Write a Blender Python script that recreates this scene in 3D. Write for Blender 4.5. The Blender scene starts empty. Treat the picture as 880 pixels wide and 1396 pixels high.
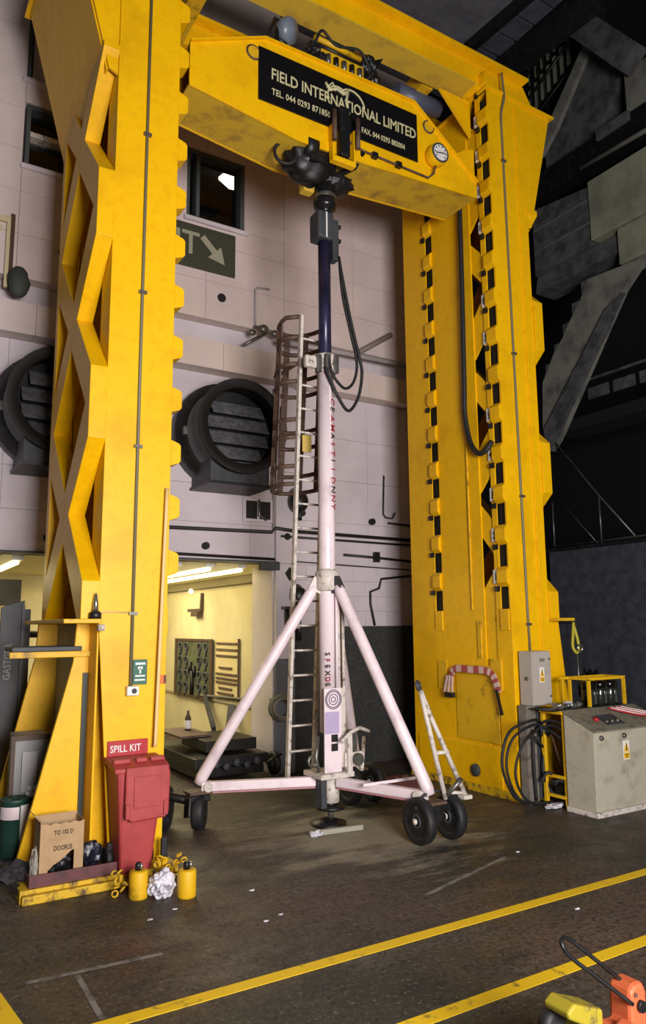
import bpy, bmesh, math, random
from mathutils import Vector, Matrix, Euler, noise
random.seed(7)
S = bpy.context.scene
COL = S.collection

# ------------------------------------------------------------------ camera
F_PX, PITCH, ROLL, YAW = 1012.0, .152166, -.0081658, 1.020495
def make_camera():
    fw = Vector((math.cos(YAW), math.sin(YAW), 0)); rt = Vector((math.sin(YAW), -math.cos(YAW), 0)); up = Vector((0, 0, 1))
    cp, sp, c, s = math.cos(PITCH), math.sin(PITCH), math.cos(ROLL), math.sin(ROLL)
    f = fw*cp + up*sp; u0 = up*cp - fw*sp
    r = rt*c + u0*s; u = u0*c - rt*s
    cam = bpy.data.cameras.new('camera'); o = bpy.data.objects.new('camera', cam); COL.objects.link(o)
    cam.sensor_fit = 'VERTICAL'; cam.sensor_height = 36; cam.lens = 36*F_PX/1396
    cam.clip_start = .05; cam.clip_end = 200
    m = Matrix((r, u, -f)).transposed().to_4x4(); m.translation = (0, 0, 2.2); o.matrix_world = m
    S.camera = o
make_camera()

# ------------------------------------------------------------------ world, light, exposure
w = bpy.data.worlds.new('hall_bounce'); S.world = w; w.use_nodes = True
w.node_tree.nodes['Background'].inputs[0].default_value = (.80, .86, 1.0, 1)
w.node_tree.nodes['Background'].inputs[1].default_value = .055
S.view_settings.view_transform = 'Standard'; S.view_settings.look = 'None'
S.view_settings.exposure = 0.0; S.view_settings.gamma = 1.0; S.view_settings.use_curve_mapping = False

def area(name, loc, target, size, power, color=(1, 1, 1), size_y=None):
    l = bpy.data.lights.new(name, 'AREA'); l.energy = power; l.color = color; l.size = size
    if size_y: l.shape = 'RECTANGLE'; l.size_y = size_y
    o = bpy.data.objects.new(name, l); COL.objects.link(o); o.location = loc
    o.rotation_euler = (Vector(target)-Vector(loc)).to_track_quat('-Z', 'Y').to_euler()
    return o
area('soft_key_light', (1.9, -2.7, 2.9), (4.8, 8.0, 4.6), 3.4, 1400, (1, .94, .93), 2.6)  # broad unseen key light added behind the camera, widened to soften wall shadows

# ------------------------------------------------------------------ materials
def lin(c): return tuple(((v/255+.055)/1.055)**2.4 if v > 10 else v/255/12.92 for v in c)
MATS = {}
def mat(name, rgb, rough=.5, metal=0, rgb2=None, scale=4., thr=(.45, .7), bump=0., bscale=60., spec=.5, rgb3=None, scale3=1.5, thr3=(.55, .7), stretch=None, emit=0):
    if name in MATS: return MATS[name]
    m = bpy.data.materials.new(name); m.use_nodes = True; MATS[name] = m
    nt = m.node_tree; b = nt.nodes['Principled BSDF']
    b.inputs['Base Color'].default_value = (*lin(rgb), 1); b.inputs['Roughness'].default_value = rough
    b.inputs['Metallic'].default_value = metal; b.inputs['Specular IOR Level'].default_value = spec
    if emit:
        b.inputs['Emission Color'].default_value = (*lin(rgb), 1); b.inputs['Emission Strength'].default_value = emit
    tc = nt.nodes.new('ShaderNodeTexCoord'); geo = nt.nodes.new('ShaderNodeNewGeometry')
    src = geo.outputs['Position']
    if stretch:
        mp = nt.nodes.new('ShaderNodeMapping'); mp.inputs['Scale'].default_value = stretch
        nt.links.new(src, mp.inputs['Vector']); src = mp.outputs['Vector']
    cur = None
    for col, sc, th in ((rgb2, scale, thr), (rgb3, scale3, thr3)):
        if not col: continue
        n = nt.nodes.new('ShaderNodeTexNoise'); n.inputs['Scale'].default_value = sc; n.inputs['Detail'].default_value = 7
        n.inputs['Roughness'].default_value = .62
        r = nt.nodes.new('ShaderNodeMapRange'); r.inputs[1].default_value, r.inputs[2].default_value = th
        mx = nt.nodes.new('ShaderNodeMix'); mx.data_type = 'RGBA'
        nt.links.new(src, n.inputs['Vector']); nt.links.new(n.outputs['Fac'], r.inputs[0]); nt.links.new(r.outputs[0], mx.inputs[0])
        if cur: nt.links.new(cur, mx.inputs[6])
        else: mx.inputs[6].default_value = (*lin(rgb), 1)
        mx.inputs[7].default_value = (*lin(col), 1); cur = mx.outputs[2]
    if cur: nt.links.new(cur, b.inputs['Base Color'])
    if bump:
        n = nt.nodes.new('ShaderNodeTexNoise'); n.inputs['Scale'].default_value = bscale; n.inputs['Detail'].default_value = 5
        bp = nt.nodes.new('ShaderNodeBump'); bp.inputs['Strength'].default_value = bump; bp.inputs['Distance'].default_value = .02
        nt.links.new(geo.outputs['Position'], n.inputs['Vector']); nt.links.new(n.outputs['Fac'], bp.inputs['Height']); nt.links.new(bp.outputs[0], b.inputs['Normal'])
    return m
def glass(name):
    m = bpy.data.materials.new(name); m.use_nodes = True; MATS[name] = m
    b = m.node_tree.nodes['Principled BSDF']
    b.inputs['Base Color'].default_value = (.6, .62, .68, 1); b.inputs['Transmission Weight'].default_value = 1
    b.inputs['Roughness'].default_value = .02; b.inputs['IOR'].default_value = 1.45
    return m
YEL = mat('yellow_gloss_paint', (236, 182, 4), .42, 0, (198, 146, 6), 1.3, (.52, .8), .04, 90, spec=.32, rgb3=(224, 168, 3), scale3=9, thr3=(.5, .7))
YELD = mat('worn_yellow_paint', (214, 168, 12), .55, 0, (120, 86, 20), 5., (.55, .72), .08, 60)
YELR = mat('rusted_yellow_paint', (206, 166, 20), .6, 0, (92, 66, 30), 9., (.47, .62), .1, 60)
BLK = mat('black_paint', (17, 17, 18), .45, 0, (34, 33, 32), 8., (.5, .7))
RUB = mat('black_rubber', (22, 22, 23), .62, 0, (38, 37, 36), 14., (.5, .7))
SLOT = mat('black_and_painted_shade', (9, 9, 8), .7)  # near-black; in slots and holes it paints the shade inside
STEEL = mat('dull_steel', (120, 118, 112), .38, .7, (80, 76, 70), 12., (.5, .7))
CHROME = mat('bright_steel', (190, 190, 188), .2, .9)
WHITE = mat('white_gloss_paint', (232, 216, 220), .38, 0, (196, 178, 184), 3., (.5, .75), .03, 60)
OFFW = mat('grimy_white_paint', (205, 196, 186), .5, 0, (120, 110, 96), 14., (.52, .68))
PLASTER = mat('painted_wall', (204, 189, 186), .75, 0, (188, 173, 170), .9, (.4, .7), .12, 26, rgb3=(206, 190, 172), scale3=.35, thr3=(.45, .65))
PLAST2 = mat('painted_wall_pale', (202, 192, 197), .72, 0, (184, 175, 179), 1.1, (.4, .7), .12, 26)
JOINT = mat('joint_mortar', (178, 166, 162), .9)
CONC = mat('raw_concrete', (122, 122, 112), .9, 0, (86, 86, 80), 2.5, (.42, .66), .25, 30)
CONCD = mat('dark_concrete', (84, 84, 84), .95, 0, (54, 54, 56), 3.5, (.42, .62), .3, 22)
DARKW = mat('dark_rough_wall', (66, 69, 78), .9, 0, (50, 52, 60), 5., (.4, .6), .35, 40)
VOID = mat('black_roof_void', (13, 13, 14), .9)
SEAL = mat('dark_grey_dado', (44, 45, 44), .85, 0, (58, 58, 54), 18., (.45, .65), .1, 60)
GREYD = mat('blue_grey_dado', (96, 100, 106), .7, 0, (80, 82, 88), 3., (.4, .7))
FRAMEG = mat('grey_green_frame', (72, 80, 80), .5)
DGREY = mat('dark_grey_metal', (62, 64, 68), .6, 0, (44, 46, 50), 3., (.42, .66), .05, 40)
LOUV = mat('dusty_louvre', (96, 96, 100), .75, 0, (66, 66, 70), 12., (.4, .65))
BROWN = mat('brown_rust_paint', (92, 70, 58), .6, 0, (66, 46, 38), 14., (.45, .65))
NAVY = mat('oiled_piston_steel', (52, 50, 80), .28, .35, (36, 34, 56), 6., (.45, .65))
GREYB = mat('grey_enamel', (172, 164, 154), .45, 0, (150, 141, 130), 3., (.5, .75))
GREYC = mat('console_grey_enamel', (176, 170, 152), .5, 0, (146, 138, 120), 4., (.5, .72), rgb3=(120, 112, 96), scale3=22, thr3=(.62, .72))
RED = mat('red_plastic', (164, 60, 60), .5, 0, (148, 52, 52), 7., (.45, .7), .05, 70)
REDD = mat('maroon_paint', (96, 50, 52), .6, 0, (66, 40, 42), 9., (.45, .65))
SIGNR = mat('red_sign', (168, 30, 38), .4)
CARD = mat('cardboard', (176, 146, 108), .85, 0, (160, 130, 96), 5., (.45, .7))
INK = mat('black_ink', (22, 18, 16), .8)
INKR = mat('red_ink', (150, 36, 44), .7)
PALE = mat('pale_sign_letters', (196, 190, 146), .6)
SIGNB = mat('black_sign_board', (12, 10, 12), .4)
SIGNG = mat('dark_brown_green_sign', (56, 58, 44), .6)
ARROW = mat('sign_arrow_grey', (150, 150, 128), .6)
GRN = mat('green_sign', (28, 92, 72), .4)
DGRN = mat('dark_green_paint', (28, 62, 52), .5, 0, (20, 44, 38), 6., (.45, .65))
TAN = mat('tan_concrete_wall', (206, 196, 156), .8, 0, (192, 180, 140), 1.6, (.4, .7), .1, 30)
ORANGE = mat('orange_paint', (186, 90, 54), .5, 0, (150, 66, 40), 10., (.52, .66))
LILAC = mat('lilac_label', (178, 162, 196), .5)
WOODD = mat('dark_wood', (70, 50, 36), .6)
BOARD = mat('olive_tool_board', (86, 90, 62), .8, 0, (64, 68, 48), 6., (.45, .65))
WPLAST = mat('white_plastic', (220, 218, 214), .35)
PBAG = mat('crumpled_white_plastic', (214, 212, 220), .3, 0, (110, 108, 116), 16., (.5, .64))
HOSEG = mat('grey_hose', (104, 100, 88), .6)
WOODP = mat('pale_stick', (226, 190, 128), .5)
LIT = mat('fluorescent_tube', (255, 236, 165), .5, emit=7)
LITW = mat('bulb_and_reflection_glow', (255, 240, 205), .5, emit=3.2)  # glow of the bracket bulb and of the window reflection strips
GLASS = glass('window_glass')
FLOOR0 = mat('worn_concrete_floor', (68, 61, 57), .5, 0, (52, 51, 47), 1.1, (.42, .62), .12, 45, rgb3=(84, 66, 60), scale3=.45, thr3=(.48, .66), stretch=(.55, 1.3, 1))

def floor_material():
    m = bpy.data.materials.new('stained_concrete_floor'); m.use_nodes = True; nt = m.node_tree; b = nt.nodes['Principled BSDF']
    geo = nt.nodes.new('ShaderNodeNewGeometry')
    def nz(sc, det=6, rough=.6, stretch=(1, 1, 1), rot=0):
        mp = nt.nodes.new('ShaderNodeMapping'); mp.inputs['Scale'].default_value = stretch; mp.inputs['Rotation'].default_value = (0, 0, rot)
        n = nt.nodes.new('ShaderNodeTexNoise'); n.inputs['Scale'].default_value = sc; n.inputs['Detail'].default_value = det; n.inputs['Roughness'].default_value = rough
        nt.links.new(geo.outputs['Position'], mp.inputs['Vector']); nt.links.new(mp.outputs[0], n.inputs['Vector']); return n.outputs['Fac']
    def rng(s, a, c, lo=0., hi=1.):
        r = nt.nodes.new('ShaderNodeMapRange'); r.inputs[1].default_value = a; r.inputs[2].default_value = c; r.inputs[3].default_value = lo; r.inputs[4].default_value = hi
        nt.links.new(s, r.inputs[0]); return r.outputs[0]
    def mix(fac, a, c, mode='MIX'):
        x = nt.nodes.new('ShaderNodeMix'); x.data_type = 'RGBA'; x.blend_type = mode
        if isinstance(fac, float): x.inputs[0].default_value = fac
        else: nt.links.new(fac, x.inputs[0])
        for i, v in ((6, a), (7, c)):
            if isinstance(v, tuple): x.inputs[i].default_value = (*lin(v), 1)
            else: nt.links.new(v, x.inputs[i])
        return x.outputs[2]
    c = mix(rng(nz(.42, 5), .40, .60), (52, 54, 46), (86, 70, 61))
    c = mix(rng(nz(1.7, 8, .7, (.5, 1.2, 1), .35), .52, .74), c, (98, 90, 82))
    c = mix(rng(nz(2.6, 9, .72, (.35, 1.5, 1), .2), .56, .70), c, (36, 34, 32))
    c = mix(rng(nz(22, 5, .75), .47, .62), c, (38, 35, 32))
    c = mix(rng(nz(30, 4, .75), .57, .68), c, (118, 106, 97))
    # pale dried spill with a ragged edge round the jack foot
    d = nt.nodes.new('ShaderNodeVectorMath'); d.operation = 'DISTANCE'; d.inputs[1].default_value = (4.75, 6.95, 0)
    nt.links.new(geo.outputs['Position'], d.inputs[0])
    add = nt.nodes.new('ShaderNodeMath'); add.operation = 'ADD'; nt.links.new(rng(d.outputs['Value'], .2, 2.1, .30, -.20), add.inputs[0]); nt.links.new(nz(2.4, 9, .72, (.45, 1.6, 1), .25), add.inputs[1])
    c = mix(rng(add.outputs[0], .50, .72, 0, .85), c, (150, 142, 122))
    nt.links.new(c, b.inputs['Base Color'])
    nt.links.new(rng(nz(3, 6), .35, .65, .42, .68), b.inputs['Roughness']); b.inputs['Specular IOR Level'].default_value = .35
    bp = nt.nodes.new('ShaderNodeBump'); bp.inputs['Strength'].default_value = .25; bp.inputs['Distance'].default_value = .01
    nt.links.new(nz(60, 5, .7), bp.inputs['Height']); nt.links.new(bp.outputs[0], b.inputs['Normal'])
    return m
FLOOR = floor_material()

# ------------------------------------------------------------------ mesh builder
class MB:
    def __init__(s): s.v = []; s.f = []; s.sm = []
    def add(s, vs, fs, smooth=False):
        n = len(s.v); s.v += [tuple(v) for v in vs]
        for f in fs: s.f.append([n+i for i in f]); s.sm.append(smooth)
        return s
    def box(s, x0, x1, y0, y1, z0, z1):
        if x0 > x1: x0, x1 = x1, x0
        if y0 > y1: y0, y1 = y1, y0
        return s.add([(x0,y0,z0),(x1,y0,z0),(x1,y1,z0),(x0,y1,z0),(x0,y0,z1),(x1,y0,z1),(x1,y1,z1),(x0,y1,z1)],
            [(0,3,2,1),(4,5,6,7),(0,1,5,4),(1,2,6,5),(2,3,7,6),(3,0,4,7)])
    def prism(s, poly, ax, a, b):
        # poly in the two other axes (ascending order), extruded along ax from a to b
        def P(u, v, t): return (t,u,v) if ax == 'x' else ((u,t,v) if ax == 'y' else (u,v,t))
        n = len(poly)
        ar = sum(poly[i][0]*poly[(i+1) % n][1]-poly[(i+1) % n][0]*poly[i][1] for i in range(n))
        if (ar > 0) == (ax == 'y'): poly = poly[::-1]
        if a > b: a, b = b, a
        vs = [P(u,v,a) for u,v in poly]+[P(u,v,b) for u,v in poly]
        fs = [tuple(range(n))[::-1], tuple(range(n, 2*n))]+[(i,(i+1) % n,n+(i+1) % n,n+i) for i in range(n)]
        return s.add(vs, fs)
    def tube(s, pts, r, n=10, closed=False, rs=None):
        pts = [Vector(p) for p in pts]; N = len(pts); rings = []
        up = None
        for i, p in enumerate(pts):
            if closed: t = (pts[(i+1) % N]-pts[i-1])
            else: t = pts[min(i+1, N-1)]-pts[max(i-1, 0)]
            t.normalize()
            if up is None:
                up = Vector((0,0,1)) if abs(t.z) < .9 else Vector((1,0,0))
            a = t.cross(up)
            if a.length < 1e-4: a = t.cross(Vector((.3,1,.2)))
            a.normalize(); b = a.cross(t).normalized(); up = b
            rr = rs[i] if rs else r
            rings.append([p+(a*math.cos(k*2*math.pi/n)+b*math.sin(k*2*math.pi/n))*rr for k in range(n)])
        vs = [v for q in rings for v in q]; fs = []
        for i in range(N if closed else N-1):
            j = (i+1) % N
            for k in range(n):
                fs.append((i*n+k, i*n+(k+1) % n, j*n+(k+1) % n, j*n+k))
        s.add(vs, fs, True)
        if not closed:
            m = len(s.v)-N*n
            s.f.append([m+k for k in range(n)][::-1]); s.sm.append(False)
            s.f.append([m+(N-1)*n+k for k in range(n)]); s.sm.append(False)
        return s
    def bar(s, p, q, wd, ht, up=(0,0,1)):
        p, q = Vector(p), Vector(q); t = (q-p).normalized(); u = Vector(up)
        a = t.cross(u)
        if a.length < 1e-4: a = t.cross(Vector((1,0,0)))
        a.normalize(); b = a.cross(t)
        vs = [c+a*(i*wd/2)+b*(j*ht/2) for c in (p,q) for i,j in ((-1,-1),(1,-1),(1,1),(-1,1))]
        return s.add(vs, [(0,1,2,3),(7,6,5,4),(0,4,5,1),(1,5,6,2),(2,6,7,3),(3,7,4,0)])
    def lathe(s, prof, c=(0,0,0), axis=(0,0,1), n=24, caps=True):
        # prof: (radius, distance along the axis)
        ax = Vector(axis).normalized(); a = ax.orthogonal().normalized(); b = ax.cross(a); c = Vector(c)
        vs = [c+ax*h+(a*math.cos(k*2*math.pi/n)+b*math.sin(k*2*math.pi/n))*r for r,h in prof for k in range(n)]
        fs = [(i*n+k, i*n+(k+1) % n, (i+1)*n+(k+1) % n, (i+1)*n+k) for i in range(len(prof)-1) for k in range(n)]
        m = len(s.v); s.add(vs, fs, True)
        if caps and prof[0][0] > 1e-4: s.f.append([m+k for k in range(n)][::-1]); s.sm.append(False)
        e = m+(len(prof)-1)*n
        if caps and prof[-1][0] > 1e-4: s.f.append([e+k for k in range(n)]); s.sm.append(False)
        return s
    def cyl(s, p, q, r, n=16, r2=None):
        d = Vector(q)-Vector(p)
        return s.lathe([(r,0),(r if r2 is None else r2, d.length)], p, d, n)
    def ball(s, c, r, sx=1, sy=1, sz=1, n=12, m=8, jit=0):
        vs = [(c[0]+r*sx*math.sin(math.pi*i/m)*math.cos(2*math.pi*k/n)*(1+random.uniform(-jit,jit)), c[1]+r*sy*math.sin(math.pi*i/m)*math.sin(2*math.pi*k/n)*(1+random.uniform(-jit,jit)), c[2]+r*sz*math.cos(math.pi*i/m)) for i in range(m+1) for k in range(n)]
        fs = [(i*n+k, (i+1)*n+k, (i+1)*n+(k+1) % n, i*n+(k+1) % n) for i in range(m) for k in range(n)]
        return s.add(vs, fs, True)
    def lump(s, c, r, sx=1, sy=1, sz=1, amp=.35, freq=2.2, sub=3, flat=True, seed=0, zmin=None):
        bm = bmesh.new(); bmesh.ops.create_icosphere(bm, subdivisions=sub, radius=1)
        vs = []
        for v in bm.verts:
            d = v.co.normalized(); o = Vector((seed*3.7, seed*1.3, seed*2.1))
            k = 1+amp*(abs(noise.noise(d*freq+o))*1.6-.4)+amp*.5*noise.noise(d*freq*2.7+o)
            p = Vector((d.x*sx, d.y*sy, d.z*sz))*r*k+Vector(c)
            if zmin is not None and p.z < zmin: p.z = zmin
            vs.append(p)
        fs = [[v.index for v in f.verts] for f in bm.faces]; bm.free()
        return s.add(vs, fs, not flat)
    def ring(s, c, R, r, axis=(0,0,1), n=24, m=8, a0=0, a1=2*math.pi):
        ax = Vector(axis).normalized(); a = ax.orthogonal().normalized(); b = ax.cross(a); c = Vector(c)
        full = abs(a1-a0-2*math.pi) < 1e-4
        pts = [c+(a*math.cos(a0+(a1-a0)*i/n)+b*math.sin(a0+(a1-a0)*i/n))*R for i in range(n if full else n+1)]
        return s.tube(pts, r, m, full)

ROOTM = {}
def root_of(o):
    while o.parent: o = o.parent
    return o
def part(name, mb, m, parent=None, bevel=0, loc=(0,0,0), data=None):
    """ONE mesh object; vertices are given in world coordinates and moved into the thing's own frame"""
    if data is None:
        vs = mb.v
        if parent is not None:
            inv = ROOTM[root_of(parent).name]; vs = [inv @ Vector(v) for v in vs]
        data = bpy.data.meshes.new(name); data.from_pydata([tuple(v) for v in vs], [], mb.f)
        data.polygons.foreach_set('use_smooth', mb.sm); data.materials.append(m); data.update()
    o = bpy.data.objects.new(name, data); COL.objects.link(o); o.location = loc
    if parent is not None: o.parent = parent
    if bevel:
        b = o.modifiers.new('bevel', 'BEVEL'); b.width = bevel; b.segments = 2; b.limit_method = 'ANGLE'; b.angle_limit = math.radians(40)
    return o
def tag(o, label, cat, group=None, kind=None):
    o['label'] = label; o['category'] = cat
    if group: o['group'] = group
    if kind: o['kind'] = kind
    return o
def thing(name, label, cat, loc=(0,0,0), rz=0, group=None):
    o = bpy.data.objects.new(name, None); COL.objects.link(o); o.location = loc; o.rotation_euler = (0,0,rz)
    o.empty_display_size = .1
    ROOTM[o.name] = (Matrix.Translation(loc) @ Matrix.Rotation(rz, 4, 'Z')).inverted()
    return tag(o, label, cat, group)
def solo(name, mb, m, label, cat, group=None, bevel=0):
    """a thing that is one mesh, its origin at its base"""
    xs = list(zip(*mb.v)); c = ((min(xs[0])+max(xs[0]))/2, (min(xs[1])+max(xs[1]))/2, min(xs[2]))
    mb.v = [(v[0]-c[0], v[1]-c[1], v[2]-c[2]) for v in mb.v]
    o = part(name, mb, m, None, bevel); o.location = c
    return tag(o, label, cat, group)
def struct(name, mb, m, bevel=0):
    o = part(name, mb, m, None, bevel); o['kind'] = 'structure'; ROOTM[o.name] = Matrix(); return o
def copy_tree(o, parent=None):
    c = o.copy(); COL.objects.link(c); c.parent = parent
    for ch in list(o.children): copy_tree(ch, c)
    return c
def text(name, string, size, m, parent, origin, xdir, updir, ext=.003, align='LEFT', sx=1.0, label=None):
    cu = bpy.data.curves.new(name, 'FONT'); cu.body = string; cu.size = size; cu.extrude = ext; cu.align_x = align; cu.offset = size*.012; cu.resolution_u = 2
    to = bpy.data.objects.new(name+'_curve', cu); COL.objects.link(to)
    dg = bpy.context.evaluated_depsgraph_get(); me = bpy.data.meshes.new_from_object(to.evaluated_get(dg))
    bpy.data.objects.remove(to); bpy.data.curves.remove(cu)
    x = Vector(xdir).normalized(); u = Vector(updir).normalized(); n = x.cross(u)
    mx = Matrix((x*sx, u, n)).transposed().to_4x4(); mx.translation = origin
    inv = ROOTM[root_of(parent).name] if parent else Matrix()
    me.transform(inv @ mx); me.materials.clear(); me.materials.append(m)
    o = bpy.data.objects.new(name, me); COL.objects.link(o); o.parent = parent
    return o
def clipz(poly, z0, z1):
    for z, sg in ((z0, 1), (z1, -1)):
        out = []
        for i in range(len(poly)):
            a, b = poly[i-1], poly[i]; ia, ib = (a[1]-z)*sg >= 0, (b[1]-z)*sg >= 0
            if ia != ib: t = (z-a[1])/(b[1]-a[1]); out.append((a[0]+t*(b[0]-a[0]), z))
            if ib: out.append(b)
        poly = out
        if len(poly) < 3: return []
    return poly
def arc(c, r, a0, a1, n, plane='xz'):
    return [(c[0]+r*math.cos(a0+(a1-a0)*i/n), c[1], c[2]+r*math.sin(a0+(a1-a0)*i/n)) for i in range(n+1)]
def smooth_path(P, k=6):
    P = [Vector(p) for p in P]; out = []
    for i in range(len(P)-1):
        a, b, c, d = P[max(i-1,0)], P[i], P[i+1], P[min(i+2,len(P)-1)]
        for j in range(k):
            t = j/k; out.append(.5*((2*b)+(c-a)*t+(2*a-5*b+4*c-d)*t*t+(3*b-a-3*c+d)*t**3))
    return out+[P[-1]]

# ================================================================== SETTING
floor = struct('floor', MB().box(-6, 18, -6, 20, -.2, 0), FLOOR)
LINE = mat('worn_yellow_line_paint', (226, 186, 16), .6, 0, (110, 92, 50), 7., (.58, .7))
FADE = mat('faded_white_line_paint', (122, 118, 112), .7, 0, (80, 76, 70), 6., (.46, .6))
def floor_strip(name, a, b, wd, m, z=.003):
    return part(name, MB().bar((*a, z/2), (*b, z/2), wd, z), m, floor)
floor_strip('painted_line', (.5, 4.52), (13, 4.53), .105, LINE)
floor_strip('painted_line', (.5, 3.60), (13, 3.63), .105, LINE)
part('painted_area', MB().prism([(-1.5, 3.0), (.80, 3.0), (.93, 4.75), (.87, 5.30), (-1.5, 5.9)], 'z', 0, .003), LINE, floor)
for a, b in (((1.03, 5.29), (1.9, 5.24)), ((4.1, 5.13), (5.4, 5.52)), ((1.33, 5.22), (1.32, 4.6))):
    floor_strip('faded_line', a, b, .035, FADE, .002)

# back wall (faces the camera); upper part steps forward over a concrete band
W = 10.3
OPEN = (-3., 5.42, 0, 3.18)
def rect_minus(r, h):
    x0, x1, z0, z1 = r; a0, a1, b0, b1 = h
    if a0 >= x1 or a1 <= x0 or b0 >= z1 or b1 <= z0: return [r]
    out = []
    if z0 < b0: out.append((x0, x1, z0, b0))
    if b1 < z1: out.append((x0, x1, b1, z1))
    m0, m1 = max(z0, b0), min(z1, b1)
    if x0 < a0: out.append((x0, a0, m0, m1))
    if a1 < x1: out.append((a1, x1, m0, m1))
    return out
WINS = [(1.43, 2.02, 8.50, 9.45), (1.40, 2.10, 9.80, 10.95), (3.78, 4.76, 8.45, 9.63)]
XE = 8.12
core = [(-3., XE, 0, 16.)]
for h in WINS+[OPEN]:
    core = [q for r in core for q in rect_minus(r, h)]
mb = MB()
for x0, x1, z0, z1 in core: mb.box(x0, x1, W+.02, W+.10, z0, z1)
wall = struct('wall_back', mb, JOINT)
def panels(name, x0, x1, z0, z1, yf, pw, ph, holes, m, bv=.003, xo=0, brick=False):
    row = 0; z = z0
    while z < z1-1e-3:
        zz = min(z+ph, z1); x = x0-((pw/2) if (brick and row % 2) else 0)-xo
        while x < x1-1e-3:
            rs = [(max(x, x0), min(x+pw, x1), z, zz)]
            for h in holes: rs = [q for r in rs for q in rect_minus(r, h)]
            for a, b, c, d in rs:
                if b-a > .03 and d-c > .03:
                    part(name, MB().box(a+.002, b-.002, yf+random.uniform(-.002, .002), W+.02, c+.002, d-.002), m, wall, bv)
            x += pw
        z = zz; row += 1
panels('wall_panel', -2.0, XE, 6.86, 15.5, W-.20, 1.36, .62, WINS, PLASTER, xo=.68)
panels('wall_panel', -2.0, XE, 6.50, 6.86, W, 2.7, .4, [], PLAST2)
panels('wall_band', -2.0, XE, 6.06, 6.50, W-.26, 1.36, .46, [], PLASTER, xo=.4)
panels('wall_panel', -2.0, 5.42, 3.17, 6.06, W, 1.8, .58, [], PLAST2, xo=.2)
panels('wall_panel', 5.42, XE, 3.17, 6.06, W, 1.8, .72, [(5.42, 5.76, 0, 7)], PLAST2)
panels('wall_pier', 5.42, 5.76, 1.70, 6.06, W-.05, .34, 1.47, [], PLAST2)
panels('pier_dado', 5.42, 5.76, 0, 1.70, W-.05, .34, 1.7, [], GREYD)
panels('wall_block', 5.76, XE, 2.19, 3.17, W, .46, .245, [], PLAST2, brick=True)
panels('dado_panel', 5.76, XE, 0, 2.19, W-.04, .47, 2.19, [], SEAL)
part('corner_return', MB().box(XE, XE+.1, W-.2, W+.5, 0, 16.), PLAST2, wall)
part('lintel', MB().box(-2, 5.46, W-.06, W+.34, 3.175, 3.20), DGREY, wall, .006)
part('lintel_end', MB().box(5.15, 5.47, W-.1, W+.02, 3.06, 3.19), DGREY, wall, .01)
# round and square holes, the shade inside painted as flat black plugs
for x, z in ((2.0, 7.35), (4.38, 7.25)):
    part('vent_hole', MB().cyl((x, W-.215, z), (x, W-.19, z), .07, 14), SLOT, wall)
for x, z in ((2.01, 3.39), (4.25, 3.39), (5.9, 4.0), (5.62, 3.6), (7.28, 3.95)):
    part('vent_hole', MB().cyl((x, W-.065, z), (x, W-.0, z), .055, 14), SLOT, wall)
part('square_hole', MB().prism([(5.58, 3.02), (5.66, 3.12), (5.74, 3.02), (5.66, 2.90)], 'y', W-.07, W-.045), SLOT, wall)

# windows with boxed rooms and added reflection strips behind the glass
def window(n, x0, x1, z0, z1, bars, lamp):  # lamp: height and outline of the glowing reflection strip
    yf = W-.17
    fr = MB()
    t = .06
    fr.box(x0, x0+t, yf, W+.1, z0, z1).box(x1-t, x1, yf, W+.1, z0, z1).box(x0+t, x1-t, yf, W+.1, z1-t, z1).box(x0+t, x1-t, yf, W+.1, z0, z0+t)
    o = struct('window_%d' % n, fr, FRAMEG, .006)
    part('pane', MB().box(x0+t, x1-t, W+.0, W+.012, z0+t, z1-t), GLASS, o)
    for b in bars:
        if b[0] == 'h': part('glazing_bar', MB().box(x0+t, x1-t, yf+.02, W+.06, b[1]-.035, b[1]+.035), OFFW if n == 1 else FRAMEG, o)
        else: part('glazing_bar', MB().box(b[1]-.03, b[1]+.03, yf+.02, W+.06, z0+t, z1-t), FRAMEG, o)
    part('sill', MB().box(x0-.05, x1+.05, W-.26, W+.02, z0-.07, z0-.005), PLAST2, o, .008)
    rm = MB(); a0, a1, b0, b1 = x0-.3, x1+.9, z0-.3, z1+.5
    rm.box(a0, a1, W+2.2, W+2.25, b0, b1).box(a0-.05, a0, W+.10, W+2.25, b0, b1).box(a1, a1+.05, W+.10, W+2.25, b0, b1).box(a0, a1, W+.10, W+2.25, b1, b1+.05).box(a0, a1, W+.10, W+2.25, b0-.05, b0)
    part('room_lining', rm, DGREY, o)
    if lamp: part('reflection_strip', MB().prism(lamp[1], 'z', lamp[0], lamp[0]+.05), LITW, o)  # glowing strip added to stand in for a reflection in the glass
    return o
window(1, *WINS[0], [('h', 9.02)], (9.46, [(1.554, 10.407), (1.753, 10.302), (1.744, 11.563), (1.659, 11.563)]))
window(2, *WINS[1], [], None)
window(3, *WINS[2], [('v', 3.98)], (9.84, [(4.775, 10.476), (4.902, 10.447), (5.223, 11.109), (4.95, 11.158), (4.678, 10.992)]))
part('blind', MB().box(1.5, 2.1, W-.02, W-.005, 9.8, 10.72), PLASTER, bpy.data.objects['window_2'])
# far left framed opening with a pale timber lining
fr = MB()
for x, d in ((1.30, 0), (1.16, .05)): fr.box(x-.05, x, W-.26+d, W-.2, 6.66, 7.58)
fr.box(-.2, 1.30, W-.26, W-.2, 7.58, 7.66).box(-.2, 1.2, W-.22, W-.2, 7.46, 7.53)
o = struct('window_4', fr, mat('pale_timber_lining', (190, 176, 140), .5), .006)
part('pane', MB().box(-.2, 1.1, W-.215, W-.205, 6.66, 7.46), SLOT, o)
part('outer_frame', MB().box(1.30, 1.35, W-.27, W-.2, 6.64, 7.7), WOODD, o)

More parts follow.
